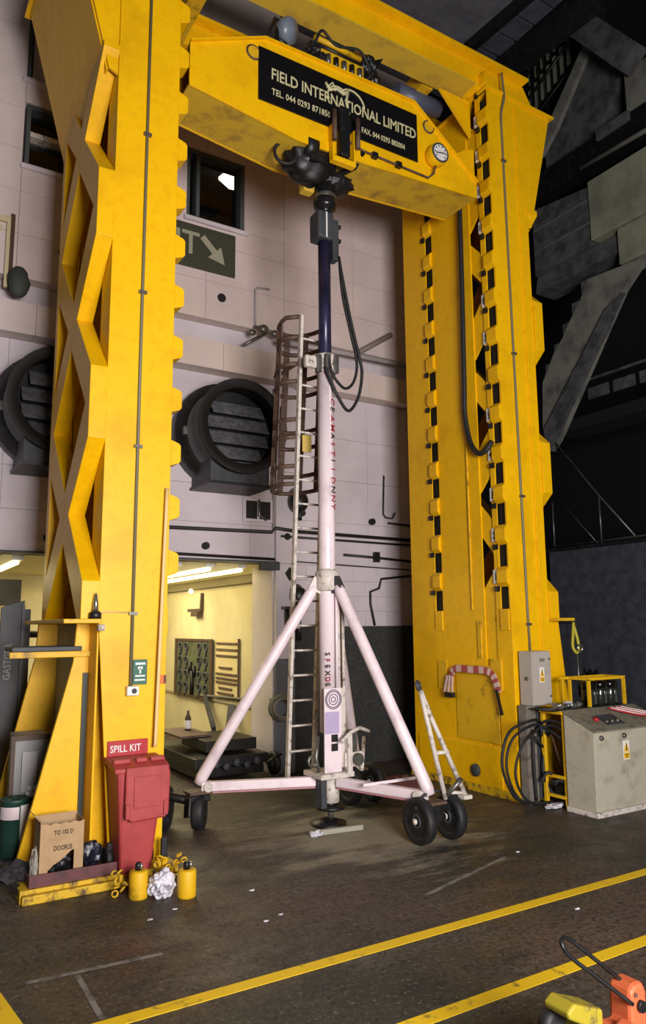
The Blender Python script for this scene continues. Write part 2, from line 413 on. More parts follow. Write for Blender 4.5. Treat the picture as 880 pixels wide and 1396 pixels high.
# inner workshop room seen through the opening
struct('wall_workshop_right', MB().box(5.6, 5.8, W+.34, 16.2, 0, 3.3), TAN)
struct('wall_workshop_back', MB().box(-3, 5.8, 16.2, 16.4, 0, 3.3), TAN)
struct('wall_workshop_left', MB().box(-3.2, -3, W, 16.4, 0, 3.3), TAN)
struct('ceiling_workshop', MB().box(-3.2, 5.8, W+.34, 16.4, 3.28, 3.4), mat('workshop_ceiling', (214, 200, 150), .8))
struct('trim_1', MB().box(5.40, 5.6, W+.03, W+.75, 0, 3.17), PLAST2, .01)
struct('trim_2', MB().box(5.565, 5.6, W+.6, 16.2, .86, .90), mat('conduit_rail', (170, 160, 130), .6))
struct('trim_3', MB().box(5.5, 5.6, W+.75, 16.2, 2.93, 3.08), mat('cornice_shade_grey', (120, 110, 84), .8))  # brown-grey paints the shadow below the ceiling edge into the cornice
struct('trim_4', MB().box(-2.9, 2.2, 13.2, 13.6, 2.58, 3.0), DGREY)
nlight = 0
for x in (5.15, 4.6, 4.05, 3.5, 1.75, 1.2, 0.5):
    nlight += 1
    pos = ['nearest the right wall of the workshop', 'second from the right wall of the workshop', 'third from the right wall of the workshop', 'fourth from the right wall of the workshop', 'first left of the yellow column', 'second left of the yellow column', 'third left of the yellow column'][nlight-1]
    t = thing('ceiling_light', 'long warm fluorescent batten on the workshop ceiling, '+pos, 'ceiling light', (x, 13.5, 3.1), 0, 'fluorescent battens in the workshop')
    part('batten', MB().box(x-.07, x+.07, 10.9, 15.9, 3.13, 3.275), WPLAST, t)
    for k in range(3):
        y = 10.95+1.65*k
        part('tube', MB().cyl((x, y, 3.10), (x, y+1.55, 3.10), .03, 10), LIT, t)
for x, y in ((3.6, 12.2), (4.3, 14.2), (.3, 13)):
    area('workshop_lamp', (x, y, 3.05), (x, y, 0), 1.2, 62, (1, .88, .58))

# right-hand side of the hall: dark wall with concrete structures above it
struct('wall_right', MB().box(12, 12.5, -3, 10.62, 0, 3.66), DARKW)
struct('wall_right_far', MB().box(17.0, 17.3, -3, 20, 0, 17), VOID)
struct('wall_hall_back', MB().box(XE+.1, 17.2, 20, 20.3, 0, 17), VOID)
struct('trim_5', MB().box(11.96, 12.3, -3, 10.64, 3.66, 3.73), BLK)
struct('ceiling', MB().box(5.4, 9.2, 6.6, 10.05, 12.5, 12.7), mat('grey_soffit', (92, 92, 98), .9, 0, (74, 74, 80), 3., (.4, .65)))
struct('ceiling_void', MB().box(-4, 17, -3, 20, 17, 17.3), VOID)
t = thing('handrail', 'thin grey tube handrail on top of the dark right-hand wall', 'railing', (11.98, 9.5, 3.73))
for y in (10.45, 9.3, 8.0, 6.5): part('post', MB().tube([(11.98, y, 3.73), (11.98, y, 4.68)], .018, 8), STEEL, t)
part('sloping_rail', MB().tube([(11.98, 10.3, 5.95), (11.98, 9.3, 4.66), (11.98, 8.54, 3.76)], .018, 8), STEEL, t)
part('lower_rail', MB().tube([(11.98, 10.14, 4.57), (11.98, 9.4, 3.74)], .009, 6), STEEL, t)
part('top_rail', MB().tube([(11.98, 10.55, 3.76), (11.98, 6.0, 3.80)], .022, 8), STEEL, t)
t = thing('concrete_staircase', 'raw grey concrete stair flight sloping down behind the right column', 'staircase', (12.3, 9.4, 5.8))
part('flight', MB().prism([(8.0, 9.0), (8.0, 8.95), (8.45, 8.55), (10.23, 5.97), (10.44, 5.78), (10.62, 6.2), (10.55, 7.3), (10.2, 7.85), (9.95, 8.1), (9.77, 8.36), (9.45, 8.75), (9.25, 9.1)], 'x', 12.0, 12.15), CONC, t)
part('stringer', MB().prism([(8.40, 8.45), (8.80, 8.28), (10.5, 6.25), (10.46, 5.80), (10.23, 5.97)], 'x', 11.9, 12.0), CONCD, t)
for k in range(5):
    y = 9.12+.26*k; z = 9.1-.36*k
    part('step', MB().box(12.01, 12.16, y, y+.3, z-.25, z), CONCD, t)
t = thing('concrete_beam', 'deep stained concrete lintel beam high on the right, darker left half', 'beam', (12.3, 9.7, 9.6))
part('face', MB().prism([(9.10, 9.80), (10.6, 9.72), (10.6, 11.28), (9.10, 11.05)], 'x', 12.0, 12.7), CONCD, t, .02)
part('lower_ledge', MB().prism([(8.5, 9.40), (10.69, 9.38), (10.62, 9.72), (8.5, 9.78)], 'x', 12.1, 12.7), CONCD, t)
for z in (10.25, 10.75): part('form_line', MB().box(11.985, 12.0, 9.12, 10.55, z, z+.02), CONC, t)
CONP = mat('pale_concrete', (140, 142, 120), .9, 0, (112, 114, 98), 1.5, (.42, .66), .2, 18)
t = thing('concrete_slab', 'pale green-grey concrete slab at the right edge above the stair', 'slab', (12.2, 8, 9.05))
CONP = mat('pale_concrete', (140, 142, 120), .9, 0, (112, 114, 98), 1.5, (.42, .66), .2, 18)
part('upper_slab', MB().box(11.95, 12.6, 4, 9.07, 9.84, 11.12), CONP, t, .02)
part('lower_slab', MB().box(12.0, 12.6, 4, 8.5, 9.08, 9.82), CONP, t, .02)
t = thing('roof_beam', 'black steel beam with a pale pipe along it above the concrete panel', 'beam', (12, 8, 11.3))
part('web', MB().box(11.9, 12.2, 3, 11, 11.36, 11.95), BLK, t)
part('pipe', MB().tube([(11.8, 9.08, 11.38), (11.8, 5, 11.18)], .05, 8), CONC, t)
part('junction_tray', MB().box(11.82, 11.9, 7.95, 8.7, 11.78, 11.98), CONCD, t, .01)
t = thing('sloping_slab', 'rough dark concrete slab sloping up to the right under the roof', 'slab', (12.5, 9, 12))
part('face', MB().prism([(10.2, 11.95), (10.2, 12.5), (8.9, 14.15), (8.1, 13.2), (8.95, 12.0)], 'x', 12.1, 12.6), CONCD, t)
part('pale_edge', MB().prism([(10.25, 12.4), (10.2, 12.8), (8.86, 14.35), (8.7, 14.2), (9.8, 12.8)], 'x', 12.0, 12.1), CONC, t)
t = thing('roof_girder', 'dark roof girder sloping down to the top right corner', 'beam', (12, 8.5, 13))
part('flange', MB().bar((11.6, 9.4, 15.3), (11.6, 7.6, 12.7), .5, .35, (1, 0, 0)), CONCD, t)
part('bracket', MB().prism([(8.85, 15.5), (8.7, 15.0), (8.45, 15.25)], 'x', 11.2, 11.3), CONC, t)
solo('concrete_block', MB().box(11.9, 12.4, 7.2, 8.03, 12.0, 12.85), CONC, 'small pale concrete block in the roof at the right edge of the frame', 'block', bevel=.02)
t = thing('gallery_screen', 'black barred gallery screen with pale slots behind the girder end', 'screen', (12.6, 10, 13.3))
part('backing', MB().box(12.9, 13.0, 9.1, 11.5, 12.2, 16.6), VOID, t)
for k in range(7):
    y = 11.0-.19*k; z = 14.95+.09*k
    part('pale_slat', MB().box(12.7, 12.74, y, y+.09, z+.05, z+.55), CONP, t)
    part('pale_slat', MB().box(12.7, 12.74, y+.02, y+.12, z-.75, z-.1), CONP, t)
for k in range(9): part('bar', MB().tube([(12.6, 9.7+.2*k, 12.4), (12.6, 9.7+.2*k, 16.2)], .02, 6), BLK, t)
for k in range(3): part('rail', MB().tube([(12.58, 9.5, 15.9-.65*k), (12.58, 11.4, 15.0-.65*k)], .035, 6), BLK, t)
t = thing('roof_light_strip', 'row of dim grey panels between black bars high above the girder', 'panel strip', (9, 8, 12.45))
part('top_beam', MB().bar((8.45, 9.2, 12.4), (8.6, 7.0, 12.42), .12, .22), BLK, t)
part('low_beam', MB().bar((9.35, 9.1, 12.4), (9.5, 6.8, 12.42), .5, .3), BLK, t)
for k in range(5): part('pane', MB().box(8.6, 9.15, 7.0+.42*k, 7.36+.42*k, 12.44, 12.47), DARKW, t)
t = thing('footbridge', 'distant dark footbridge with a row of grey panels right of the stair', 'bridge', (12.9, 8.5, 6.5))
part('deck', MB().box(12.8, 13.6, 5, 11.0, 6.35, 6.6), VOID, t)
part('rail', MB().box(12.8, 12.84, 5, 10.4, 7.32, 7.37), CONCD, t)
for k in range(6): part('panel', MB().box(12.82, 12.86, 9.55-.62*k, 10.05-.62*k, 6.92, 7.16), CONCD, t)
# ================================================================== GANTRY
YELU0 = mat('tan_yellow_and_shade', (206, 172, 50), .6, 0, (170, 138, 50), 3., (.48, .7))  # duller yellow: mount block colour, and painted underside shade on the girder plate
gantry = thing('gantry', 'tall yellow steel portal gantry of two braced columns joined by top girders', 'gantry', (4.8, 8.0, 0))
tooth_data = {}; latch_data = {}; plate_data = {}
SLOT0, PITCHZ, SLOTH, NS = 2.40, .5555, .29, 14
def column(xo, xi, s, right):
    P = lambda n, mb, m=YEL, par=None, bv=.006: part(n, mb, m, par or col_, bv)
    mb = MB()
    def bx(mb, a, b, y0, y1, z0, z1): return mb.box(a, b, y0, y1, z0, z1)
    # front post: front plate (its outer edge tapers in near the floor), side and back
    fp = MB().prism([(xo, 2.3), (xo, 9.88), (xi, 9.88), (xi, .1), (xo+.17*s, .1)], 'y', 7.0, 7.025)
    col_ = part('column', fp, YEL, gantry, .004)
    col_['label'] = 'right yellow column' if right else 'left yellow column'
    P('side_plate', MB().prism([(7.025, .1), (7.34, .1), (7.34, 9.88), (7.025, 9.88)], 'x', xo+(.17*s if False else 0), xo+.02*s), YEL)
    b = MB(); bx(b, xo+.03*s, xi-.01*s, 7.24, 7.26, .1, 9.88); P('back_plate', b, YEL)
    # inner face with the locking slots, front and rear
    for y0, y1, ya, yb, nm in ((7.025, 7.27, 7.03, 7.185, 'front_rack'), (7.49, 9.03, 8.335, 8.50, 'rear_rack')):
        f = MB()
        bx(f, xi-.02*s, xi, y0, ya, .1, 9.88); bx(f, xi-.02*s, xi, yb, y1, .1, 9.88)
        z = .1
        for k in range(NS):
            b0 = SLOT0+PITCHZ*k
            bx(f, xi-.02*s, xi, ya, yb, z, b0); z = b0+SLOTH
        bx(f, xi-.02*s, xi, ya, yb, z, 9.88)
        P(nm+'_plate', f, YEL, bv=0)
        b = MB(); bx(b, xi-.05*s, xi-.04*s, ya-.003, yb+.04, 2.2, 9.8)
        P('slot_shade', b, SLOT, bv=0)  # dark strip added so the slots read as shaded depth
        rack = MB(); bx(rack, xi, xi+.022*s, ya, yb, SLOT0-.28, SLOT0); rk = P(nm, rack, YEL)
        h = PITCHZ-SLOTH; tp = .03 if right else .085
        key = (xi, ya)
        tm = MB().prism([(xi, 0), (xi, h), (xi+tp*s, h-.03), (xi+(tp+.02)*s, h-.055), (xi+(tp+.02)*s, .055), (xi+tp*s, .03)], 'y', ya if nm == 'rear_rack' else 7.001, yb)
        for k in range(NS):
            z = SLOT0+PITCHZ*k+SLOTH
            o = part('rack_tooth', tm, YEL, rk, .004, (0, 0, z), tooth_data.get(key)); tooth_data[key] = o.data
            lm = MB(); yl = yb+.005 if nm == 'front_rack' else yb
            bx(lm, xi, xi+.04*s, yl-.01, yl+.05, SLOTH-.06, SLOTH+.01)
            o = part('slot_latch', lm, BLK, rk, 0, (0, 0, SLOT0+PITCHZ*k), latch_data.get(key)); latch_data[key] = o.data
            if right and nm == 'front_rack' and k not in (5, 8):
                pm = MB(); bx(pm, xi, xi+.012*s, yb+.01, yb+.10, .05, .23)
                o = part('number_plate', pm, WPLAST, rk, 0, (0, 0, z), plate_data.get(key)); plate_data[key] = o.data
                text('numeral', str(k+1), .13, INK, rk, (xi+.013*s, yb+.10-(.02 if k < 9 else 0), z+.09), (0, -1, 0), (0, 0, 1), .002, sx=.7)
    # zig-zag web between the front rack and the inner plate
    for k in range(5):
        zc = 8.82-1.93*k
        for q in ([(7.2, zc), (7.5, zc-.36), (7.5, zc-.96), (7.2, zc-.63)], [(7.2, zc), (7.5, zc+.36), (7.5, zc+.79), (7.2, zc+.46)]):
            q = clipz(q, 2.25, 9.8)
            if len(q) > 2: P('web_diagonal', MB().prism(q, 'x', xi-.022*s, xi-.042*s), YEL, bv=0)
    b = MB(); bx(b, xi-.022*s, xi-.04*s, 7.2, 7.5, .1, 2.25); P('web_foot', b, YEL, bv=0)
    # rear post
    b = MB(); bx(b, xo, xo+.02*s, 8.42, 9.03, .1, 9.88); bx(b, xo, xi, 9.03, 9.05, .1, 9.88); bx(b, xo, xo+.3*s, 8.42, 8.44, .1, 9.88)
    P('rear_post', b, YEL)
    # external bracing: X-shaped plates, 0.17 m deep
    front = lambda zc: [(7.65, zc), (7.845, zc), (7.845, zc+.25), (7.14, zc+1.03), (7.845, zc+1.80), (7.845, zc+2.07), (7.65, zc+2.07), (6.97, zc+1.37), (6.97, zc+.66)]
    mir = lambda p: [(15.69-y, z) for y, z in p]
    for i in range(5):
        zc = 1.26+2.07*i
        for pl in (front(zc), mir(front(zc))):
            q = clipz(pl, 2.28, 8.2)
            if len(q) >= 3: P('brace', MB().prism(q, 'x', xo-.002*s, xo-.17*s), YEL)
    b = MB(); bx(b, xo-.003*s, xo-.168*s, 8.60, 8.72, 2.28, 8.0); P('brace_rear_flange', b, YEL, bv=0)
    # head: flared brackets and cap plate with bolts
    fl = [(xo-.0*s, 7.9), (xo-.10*s, 7.95), (xo-.60*s, 9.88), (xo, 9.88)]
    for y0, y1 in ((7.02, 7.06), (7.9, 7.94), (8.98, 9.02)): P('head_bracket', MB().prism(fl, 'y', y0, y1), YEL)
    P('head_sloping_plate', MB().prism([(xo-.09*s, 7.95), (xo-.115*s, 7.95), (xo-.615*s, 9.88), (xo-.59*s, 9.88)], 'y', 7.06, 8.98), YEL)
    b = MB(); bx(b, xo-.66*s, xi+.04*s, 6.97, 9.1, 9.88, 9.92); cap = P('cap_plate', b, YEL)
    for k in range(6):
        x = xo-.55*s+k*.24*s
        part('bolt', MB().cyl((x, 7.06, 9.84), (x, 7.06, 9.88), .028, 6), BLK, cap)
    for k in range(5):
        part('bolt', MB().cyl((xi-.03*s, 7.3+.4*k, 9.84), (xi-.03*s, 7.3+.4*k, 9.88), .028, 6), BLK, cap)
    # flange under the bracing, foot gussets, base
    b = MB(); bx(b, xo, xo-.34*s, 6.86, 8.75, 2.24, 2.28); P('brace_flange', b, YELD)
    ex = .56
    g = lambda d: [(xo+.12*s, .1), (xo+.12*s, 2.24), (xo-.12*s-d*s, 2.24), (xo-.14*s-d*s, 1.88), (xo-ex*s-d*.6*s, .16), (xo-ex*s-d*.6*s, .1)]
    if right:
        q = [(7.7, .1), (7.74, 2.24), (8.05, 2.24), (8.17, 1.13), (8.30, .1)]
        P('foot_gusset', MB().prism(q, 'y', 7.03, 7.08), YEL); P('foot_gusset', MB().prism(q, 'y', 8.58, 8.63), YEL)
    else:
        P('foot_gusset', MB().prism(g(0), 'y', 7.30, 7.35), YEL)
        P('foot_gusset', MB().prism(g(.10), 'y', 8.58, 8.63), YEL)
    b = MB(); bx(b, xo-.02*s, xo+.02*s, 7.35, 8.58, .1, 2.24); P('foot_web', b, mat('silver_grey_paint', (150, 146, 132), .5, 0, (120, 112, 96), 5, (.45, .7)), bv=0)
    b = MB(); bx(b, xo-.62*s, xi+(.02 if right else .06)*s, 6.72 if not right else 6.96, 9.15, 0, .1); P('base_plate', b, YELR)
    return col_
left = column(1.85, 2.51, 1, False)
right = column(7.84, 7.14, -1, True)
# vertical conduits on the front faces with saddle clips
def conduit(col, pts, r, clips, m):
    c = part('conduit', MB().tube(pts, r, 8), m, col)
    for x, y, z in clips: part('saddle_clip', MB().box(x-.04, x+.04, y-.01, y+.025, z-.015, z+.015), STEEL, c)
GREYP = mat('grey_conduit', (112, 108, 84), .5)
conduit(left, [(2.168, 6.985, 9.85), (2.166, 6.985, 1.62)], .016, [(2.168, 6.97, z) for z in (7.3, 5.55, 3.95, 2.33)], GREYP)
conduit(right, smooth_path([(7.45, 7.0, 10.25), (7.45, 6.98, 9.95), (7.43, 6.96, 9.8), (7.37, 6.97, 9.55), (7.375, 6.985, 9.3)], 5)+[(7.42, 6.985, 2.4), (7.43, 6.985, 1.84)], .017, [(7.38, 6.97, 8.8), (7.40, 6.97, 5.9), (7.42, 6.97, 3.9), (7.425, 6.97, 2.2)], GREYP)
# step / rib strips down the right column front and foot recess plates on its inner face
part('rib', MB().box(7.66, 7.70, 6.975, 7.0, 1.0, 9.8), YEL, right, .006)
for y0, y1, z0, z1 in ((7.55, 7.62, 1.75, 2.25), (7.2, 7.4, 1.35, 1.75), (8.28, 8.46, 1.3, 1.7), (7.7, 7.72, 2.4, 9)):
    part('cover_plate', MB().box(7.115, 7.14, y0, y1, z0, z1), YELD, right, .004)
part('foot_panel', MB().box(7.12, 7.14, 7.26, 8.95, .1, .62), YEL, right, .01)
part('foot_panel', MB().box(7.125, 7.14, 7.28, 8.1, .66, 1.66), YELD, right, .01)
part('drain_plug', MB().lathe([(.085, 0), (.08, .03), (.05, .045), (0, .045)], (7.12, 7.75, .28), (-1, 0, 0), 16), DGREY, right)
# tall dark slot beside the left front gusset and the side channel
part('dark_channel', MB().box(1.80, 1.845, 7.28, 7.30, .15, 1.78), mat('green_black_paint', (26, 36, 30), .5), left)
part('shelf_bar', MB().box(1.14, 1.98, 7.25, 7.31, 1.93, 1.985), YELD, left, .006)
part('shelf_slab', MB().box(1.16, 1.78, 7.27, 7.7, 1.985, 2.03), DGREY, left, .008)
part('kerb_edge', MB().box(1.24, 2.12, 6.66, 6.72, 0, .07), YELR, left, .01)
for z in (.50, .32): part('hinge', MB().cyl((2.05, 6.985, z), (2.05, 6.985, z+.13), .018, 8), YELD, left)
# girders
def girder(name, y0, y1):
    g = part(name, MB().prism([(1.45, 9.925), (2.6, 9.925), (2.7, 9.97), (7.0, 9.97), (7.1, 9.925), (8.28, 9.925), (8.02, 10.33), (1.7, 10.33)], 'y', y0, y1), YEL, gantry, .01)
    part('top_flange', MB().box(1.5, 8.0, y0-.14, y1+.14, 10.33, 10.375), YEL, g, .004)
    return g
fg = girder('girder', 7.12, 7.42); rg = girder('girder', 8.55, 8.95)
for x in (2.9, 5.35, 6.35): part('cross_member', MB().prism([(7.5, 9.95), (8.55, 9.95), (8.55, 10.25), (7.5, 10.25)], 'x', x, x+.2), YELD, gantry, .01)
part('girder_bottom_plate', MB().box(2.7, 7.0, 7.08, 7.46, 9.945, 9.97), YELU0, fg)
part('hoist_cylinder', MB().cyl((6.05, 7.75, 9.90), (6.85, 7.75, 9.90), .13, 18), mat('blue_grey_paint', (74, 82, 100), .45), gantry)
part('knee_bracket', MB().prism([(6.55, 9.88), (7.12, 9.88), (7.12, 9.3)], 'y', 7.35, 7.39), YEL, gantry)
part('knee_bracket', MB().prism([(6.95, 9.02), (7.12, 9.08), (7.12, 8.6), (6.6, 8.5), (6.55, 8.75)], 'y', 7.3, 7.6), YEL, gantry, .01)

# ------------------------------------------------------------------ crosshead beam
cx_ = thing('crosshead', 'yellow lifting crosshead beam with tapered ends carrying the black name board', 'beam', (4.7, 7.4, 7.95))
fpoly = [(2.64, 8.13), (2.64, 8.66), (3.57, 9.11), (5.80, 9.15), (6.90, 8.34), (6.90, 8.11), (5.0, 7.98), (4.05, 7.95)]
part('front_plate', MB().prism(fpoly, 'y', 7.05, 7.08), YEL, cx_, .004)
part('rear_plate', MB().prism(fpoly, 'y', 7.72, 7.75), YEL, cx_, .004)
def skin(name, pts, m, t=.025):
    for i in range(len(pts)-1):
        (x0, z0), (x1, z1) = pts[i], pts[i+1]
        part(name, MB().prism([(x0, z0), (x1, z1), (x1, z1+t), (x0, z0+t)], 'y', 7.06, 7.74), m, cx_)
YELU = mat('yellow_underside_shade', (206, 168, 40), .6, 0, (150, 116, 44), 4., (.48, .7))  # duller copy of the yellow, painting shade onto the crosshead underside
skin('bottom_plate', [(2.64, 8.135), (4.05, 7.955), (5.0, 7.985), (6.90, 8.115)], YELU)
skin('top_plate', [(2.64, 8.635), (3.57, 9.085), (5.80, 9.125), (6.90, 8.315)], YEL)
part('end_plate', MB().box(6.87, 6.90, 7.06, 7.74, 8.14, 8.32), YEL, cx_)
for a, b in zip(fpoly[1:4], fpoly[2:5]):
    part('top_rim', MB().bar((a[0], 7.04, a[1]), (b[0], 7.04, b[1]), .06, .02), YEL, cx_)
for x, z in ((3.42, 8.86), (6.05, 8.88)):
    part('lifting_eye', MB().ring((x, 7.045, z), .085, .014, (0, 1, 0), 18, 6), BROWN, cx_)
    part('eye_boss', MB().cyl((x, 7.035, z), (x, 7.05, z), .075, 18), YELD, cx_)
sg = part('name_board', MB().box(3.48, 5.84, 7.03, 7.05, 8.28, 8.97), SIGNB, cx_, .004)
text('lettering', 'FIELD INTERNATIONAL LIMITED', .205, PALE, sg, (3.64, 7.028, 8.60), (1, 0, 0), (0, 0, 1), .003, sx=.735)
text('lettering', 'TEL. 044 0293 871850', .115, PALE, sg, (3.65, 7.028, 8.40), (1, 0, 0), (0, 0, 1), .003, sx=.78)
text('lettering', 'FAX. 044 0293 883004', .105, PALE, sg, (4.93, 7.028, 8.38), (1, 0, 0), (0, 0, 1), .003, sx=.70)
em = MB()
em.tube(arc((4.78, 7.026, 8.70), .20, .1, 2.5, 14), .012, 6); em.tube(arc((4.58, 7.026, 8.72), .15, .6, 3.6, 12), .012, 6)
em.tube([(4.40, 7.026, 8.86), (4.46, 7.026, 8.78), (4.56, 7.026, 8.84), (4.66, 7.026, 8.80), (4.74, 7.026, 8.88)], .02, 6)
em.tube([(4.74, 7.026, 8.88), (4.70, 7.026, 8.72), (4.74, 7.026, 8.55)], .018, 6); em.tube([(4.42, 7.026, 8.8), (4.50, 7.026, 8.9), (4.55, 7.026, 8.8)], .012, 6)
part('emblem', em, PALE, sg)
g = part('gauge', MB().lathe([(.13, 0), (.145, .05), (.145, .15), (.13, .17)], (6.10, 7.05, 8.42), (0, -1, 0), 28), YEL, cx_)
part('dial', MB().cyl((6.10, 6.885, 8.42), (6.10, 6.875, 8.42), .118, 28), WPLAST, g)
part('rim', MB().ring((6.10, 6.88, 8.42), .125, .014, (0, 1, 0), 28, 6), DGREY, g)
nd = MB().bar((6.02, 6.872, 8.40), (6.18, 6.872, 8.43), .004, .014)
for k in range(8):
    a = math.radians(-40+k*37); nd.bar((6.10+.08*math.cos(a), 6.872, 8.42+.08*math.sin(a)), (6.10+.1*math.cos(a), 6.872, 8.42+.1*math.sin(a)), .004, .016)
part('dial_marks', nd, INK, g)
lp = part('gauge_line', MB().tube([(4.72, 7.0, 8.15), (4.95, 7.02, 8.12), (6.0, 7.02, 8.10), (6.06, 6.98, 8.16), (6.07, 6.95, 8.26)], .014, 8), BROWN, cx_)
for x in (5.12, 5.5): part('line_clip', MB().box(x-.04, x+.04, 6.99, 7.05, 8.08, 8.15), BLK, lp)
# yoke with link, jack head clamp
yk = part('yoke', MB().box(4.45, 4.48, 6.95, 7.05, 7.86, 8.30).box(4.76, 4.79, 6.95, 7.05, 7.86, 8.30).box(4.45, 4.79, 6.95, 7.05, 7.80, 7.87), YEL, cx_, .012)
part('link', MB().box(4.55, 4.69, 6.92, 7.02, 7.88, 8.55), BLK, yk, .02)
for x in (4.445, 4.785): part('pin', MB().cyl((x, 6.9, 8.02), (x, 6.9, 8.42), .03, 10), BROWN, yk)
# pump unit, floodlight on the crosshead top
t = thing('hydraulic_pump', 'small dirty hydraulic pump unit with black hoses on top of the crosshead', 'pump', (4.75, 7.2, 9.15))
part('tank', MB().box(4.40, 5.05, 7.12, 7.4, 9.16, 9.42), YELD, t, .02)
part('rail', MB().tube([(4.3, 7.12, 9.52), (5.0, 7.12, 9.50)], .035, 8), YELD, t)
part('rail', MB().tube([(4.35, 7.12, 9.44), (5.0, 7.12, 9.42)], .02, 8), BLK, t)
for x, z, r in ((4.30, 9.36, .10), (5.14, 9.50, .12), (5.20, 9.30, .12), (4.42, 9.30, .07)): part('valve', MB().lump((x, 7.15, z), r, 1, .8, 1.1, .4, 2.4, 3, True, x), BLK, t)
part('plate', MB().prism([(5.10, 9.5), (5.36, 9.66), (5.22, 9.42)], 'y', 7.1, 7.13), BLK, t)
for k in range(5):
    x = 4.48+.12*k; part('fitting', MB().cyl((x, 7.09, 9.19), (x, 7.09, 9.32), .035, 8), BLK if k % 2 else STEEL, t)
part('hose', MB().tube(smooth_path([(4.3, 7.1, 9.42), (4.38, 7.06, 9.6), (4.6, 7.08, 9.5), (4.95, 7.06, 9.56), (5.15, 7.1, 9.36)], 6), .018, 8), RUB, t)
t = thing('floodlight', 'round grey floodlight on a bent bracket above the left of the crosshead', 'lamp', (3.85, 7.2, 9.12))
part('housing', MB().lathe([(.05, -.16), (.13, -.12), (.16, 0), (.14, .06), (0, .09)], (3.94, 7.15, 9.46), (.5, -.8, -.35), 18), mat('grey_lamp_paint', (110, 118, 130), .35), t)
part('bracket', MB().tube([(3.60, 7.12, 9.11), (3.74, 7.12, 9.52), (3.92, 7.22, 9.64), (3.96, 7.24, 9.3), (3.92, 7.2, 9.13)], .022, 6), BLK, t)
part('arm', MB().tube([(3.80, 7.2, 9.58), (3.78, 7.14, 9.28), (3.9, 7.12, 9.22)], .03, 8), BLK, t)
# ------------------------------------------------------------------ tripod jack
MX, MY = 4.62, 7.45
jack = thing('tripod_jack', 'tall white tripod aircraft jack on three wheeled legs under the yellow crosshead', 'jack', (MX, MY, 0))
J = lambda n, mb, m, par=None, bv=0: part(n, mb, m, par or jack, bv)
mast = J('mast', MB().lathe([(.098, 1.0), (.098, 5.28)], (MX, MY, 0), n=28), WHITE)
J('seam_strip', MB().box(MX-.012, MX+.012, MY-.105, MY-.09, 2.8, 5.25), WHITE, mast)
J('piston_rod', MB().lathe([(.078, 5.2), (.078, 7.05)], (MX, MY, 0), n=24), NAVY)
clampr = J('mast_clamp', MB().lathe([(.10, 5.26), (.125, 5.27), (.125, 5.34), (.108, 5.36), (.108, 5.42), (.125, 5.43), (.125, 5.49), (.09, 5.50)], (MX, MY, 0), n=24), OFFW)
for a in (200, 250, 310, 20): J('clamp_lug', MB().box(MX+.13*math.cos(math.radians(a))-.035, MX+.13*math.cos(math.radians(a))+.035, MY+.13*math.sin(math.radians(a))-.035, MY+.13*math.sin(math.radians(a))+.035, 5.25, 5.47), STEEL, clampr, .01)
J('clamp_arm', MB().box(MX-.30, MX-.10, MY-.05, MY+.03, 5.30, 5.45), OFFW, clampr, .02)
hd = J('rod_collar', MB().box(MX-.15, MX+.08, MY-.12, MY+.12, 6.99, 7.36), DGREY, None, .03)
J('collar_stripe', MB().box(MX-.045, MX-.025, MY-.125, MY-.12, 7.0, 7.34), WPLAST, hd)
J('collar_valve', MB().box(MX+.08, MX+.17, MY-.09, MY+.05, 6.75, 7.3), DGREY, hd, .02)
for z in (7.05, 7.24): J('bolt', MB().cyl((MX+.17, MY-.03, z), (MX+.22, MY-.03, z), .03, 8), BLK, hd)
J('head_cylinder', MB().lathe([(.07, 7.33), (.075, 7.36), (.075, 7.40), (.13, 7.42), (.15, 7.46), (.15, 7.52), (.138, 7.54), (.138, 7.86), (.115, 7.88), (.115, 7.97), (.07, 8.0)], (MX, MY-.03, 0), n=26), mat('oily_black_steel', (40, 40, 42), .25, .5))
J('head_band', MB().lathe([(.140, 7.555), (.141, 7.56), (.141, 7.60), (.140, 7.605)], (MX, MY-.03, 0), n=26), STEEL)
hb = MB().lump((MX-.27, MY-.1, 7.97), .33, 1.1, .8, .98, .16, 1.6, 4, False, 2).box(MX-.40, MX-.06, MY-.36, MY+.1, 7.80, 8.18).lump((MX+.14, MY-.08, 7.80), .19, 1.25, .8, .65, .25, 2.2, 4, False, 5)
vb = J('valve_block', hb, BLK)
J('handle_loop', MB().ring((MX-.66, MY-.2, 7.88), .14, .022, (.3, 1, 0), 18, 8), RUB, vb)
J('motor_can', MB().cyl((MX-.46, MY-.28, 8.0), (MX-.30, MY-.28, 8.0), .13, 16), BLK, vb)
J('mount_block', MB().box(MX-.30, MX-.14, MY-.02, MY+.12, 7.62, 7.8), YELU0, vb, .02)
J('tie_arm', MB().tube([(MX+.12, MY-.2, 7.86), (MX+.28, MY-.3, 7.95), (MX+.34, MY-.4, 8.12)], .035, 8), BLK, vb)
J('bracket_plate', MB().box(MX-.12, MX-.02, MY-.32, MY-.28, 8.02, 8.25), OFFW, vb)
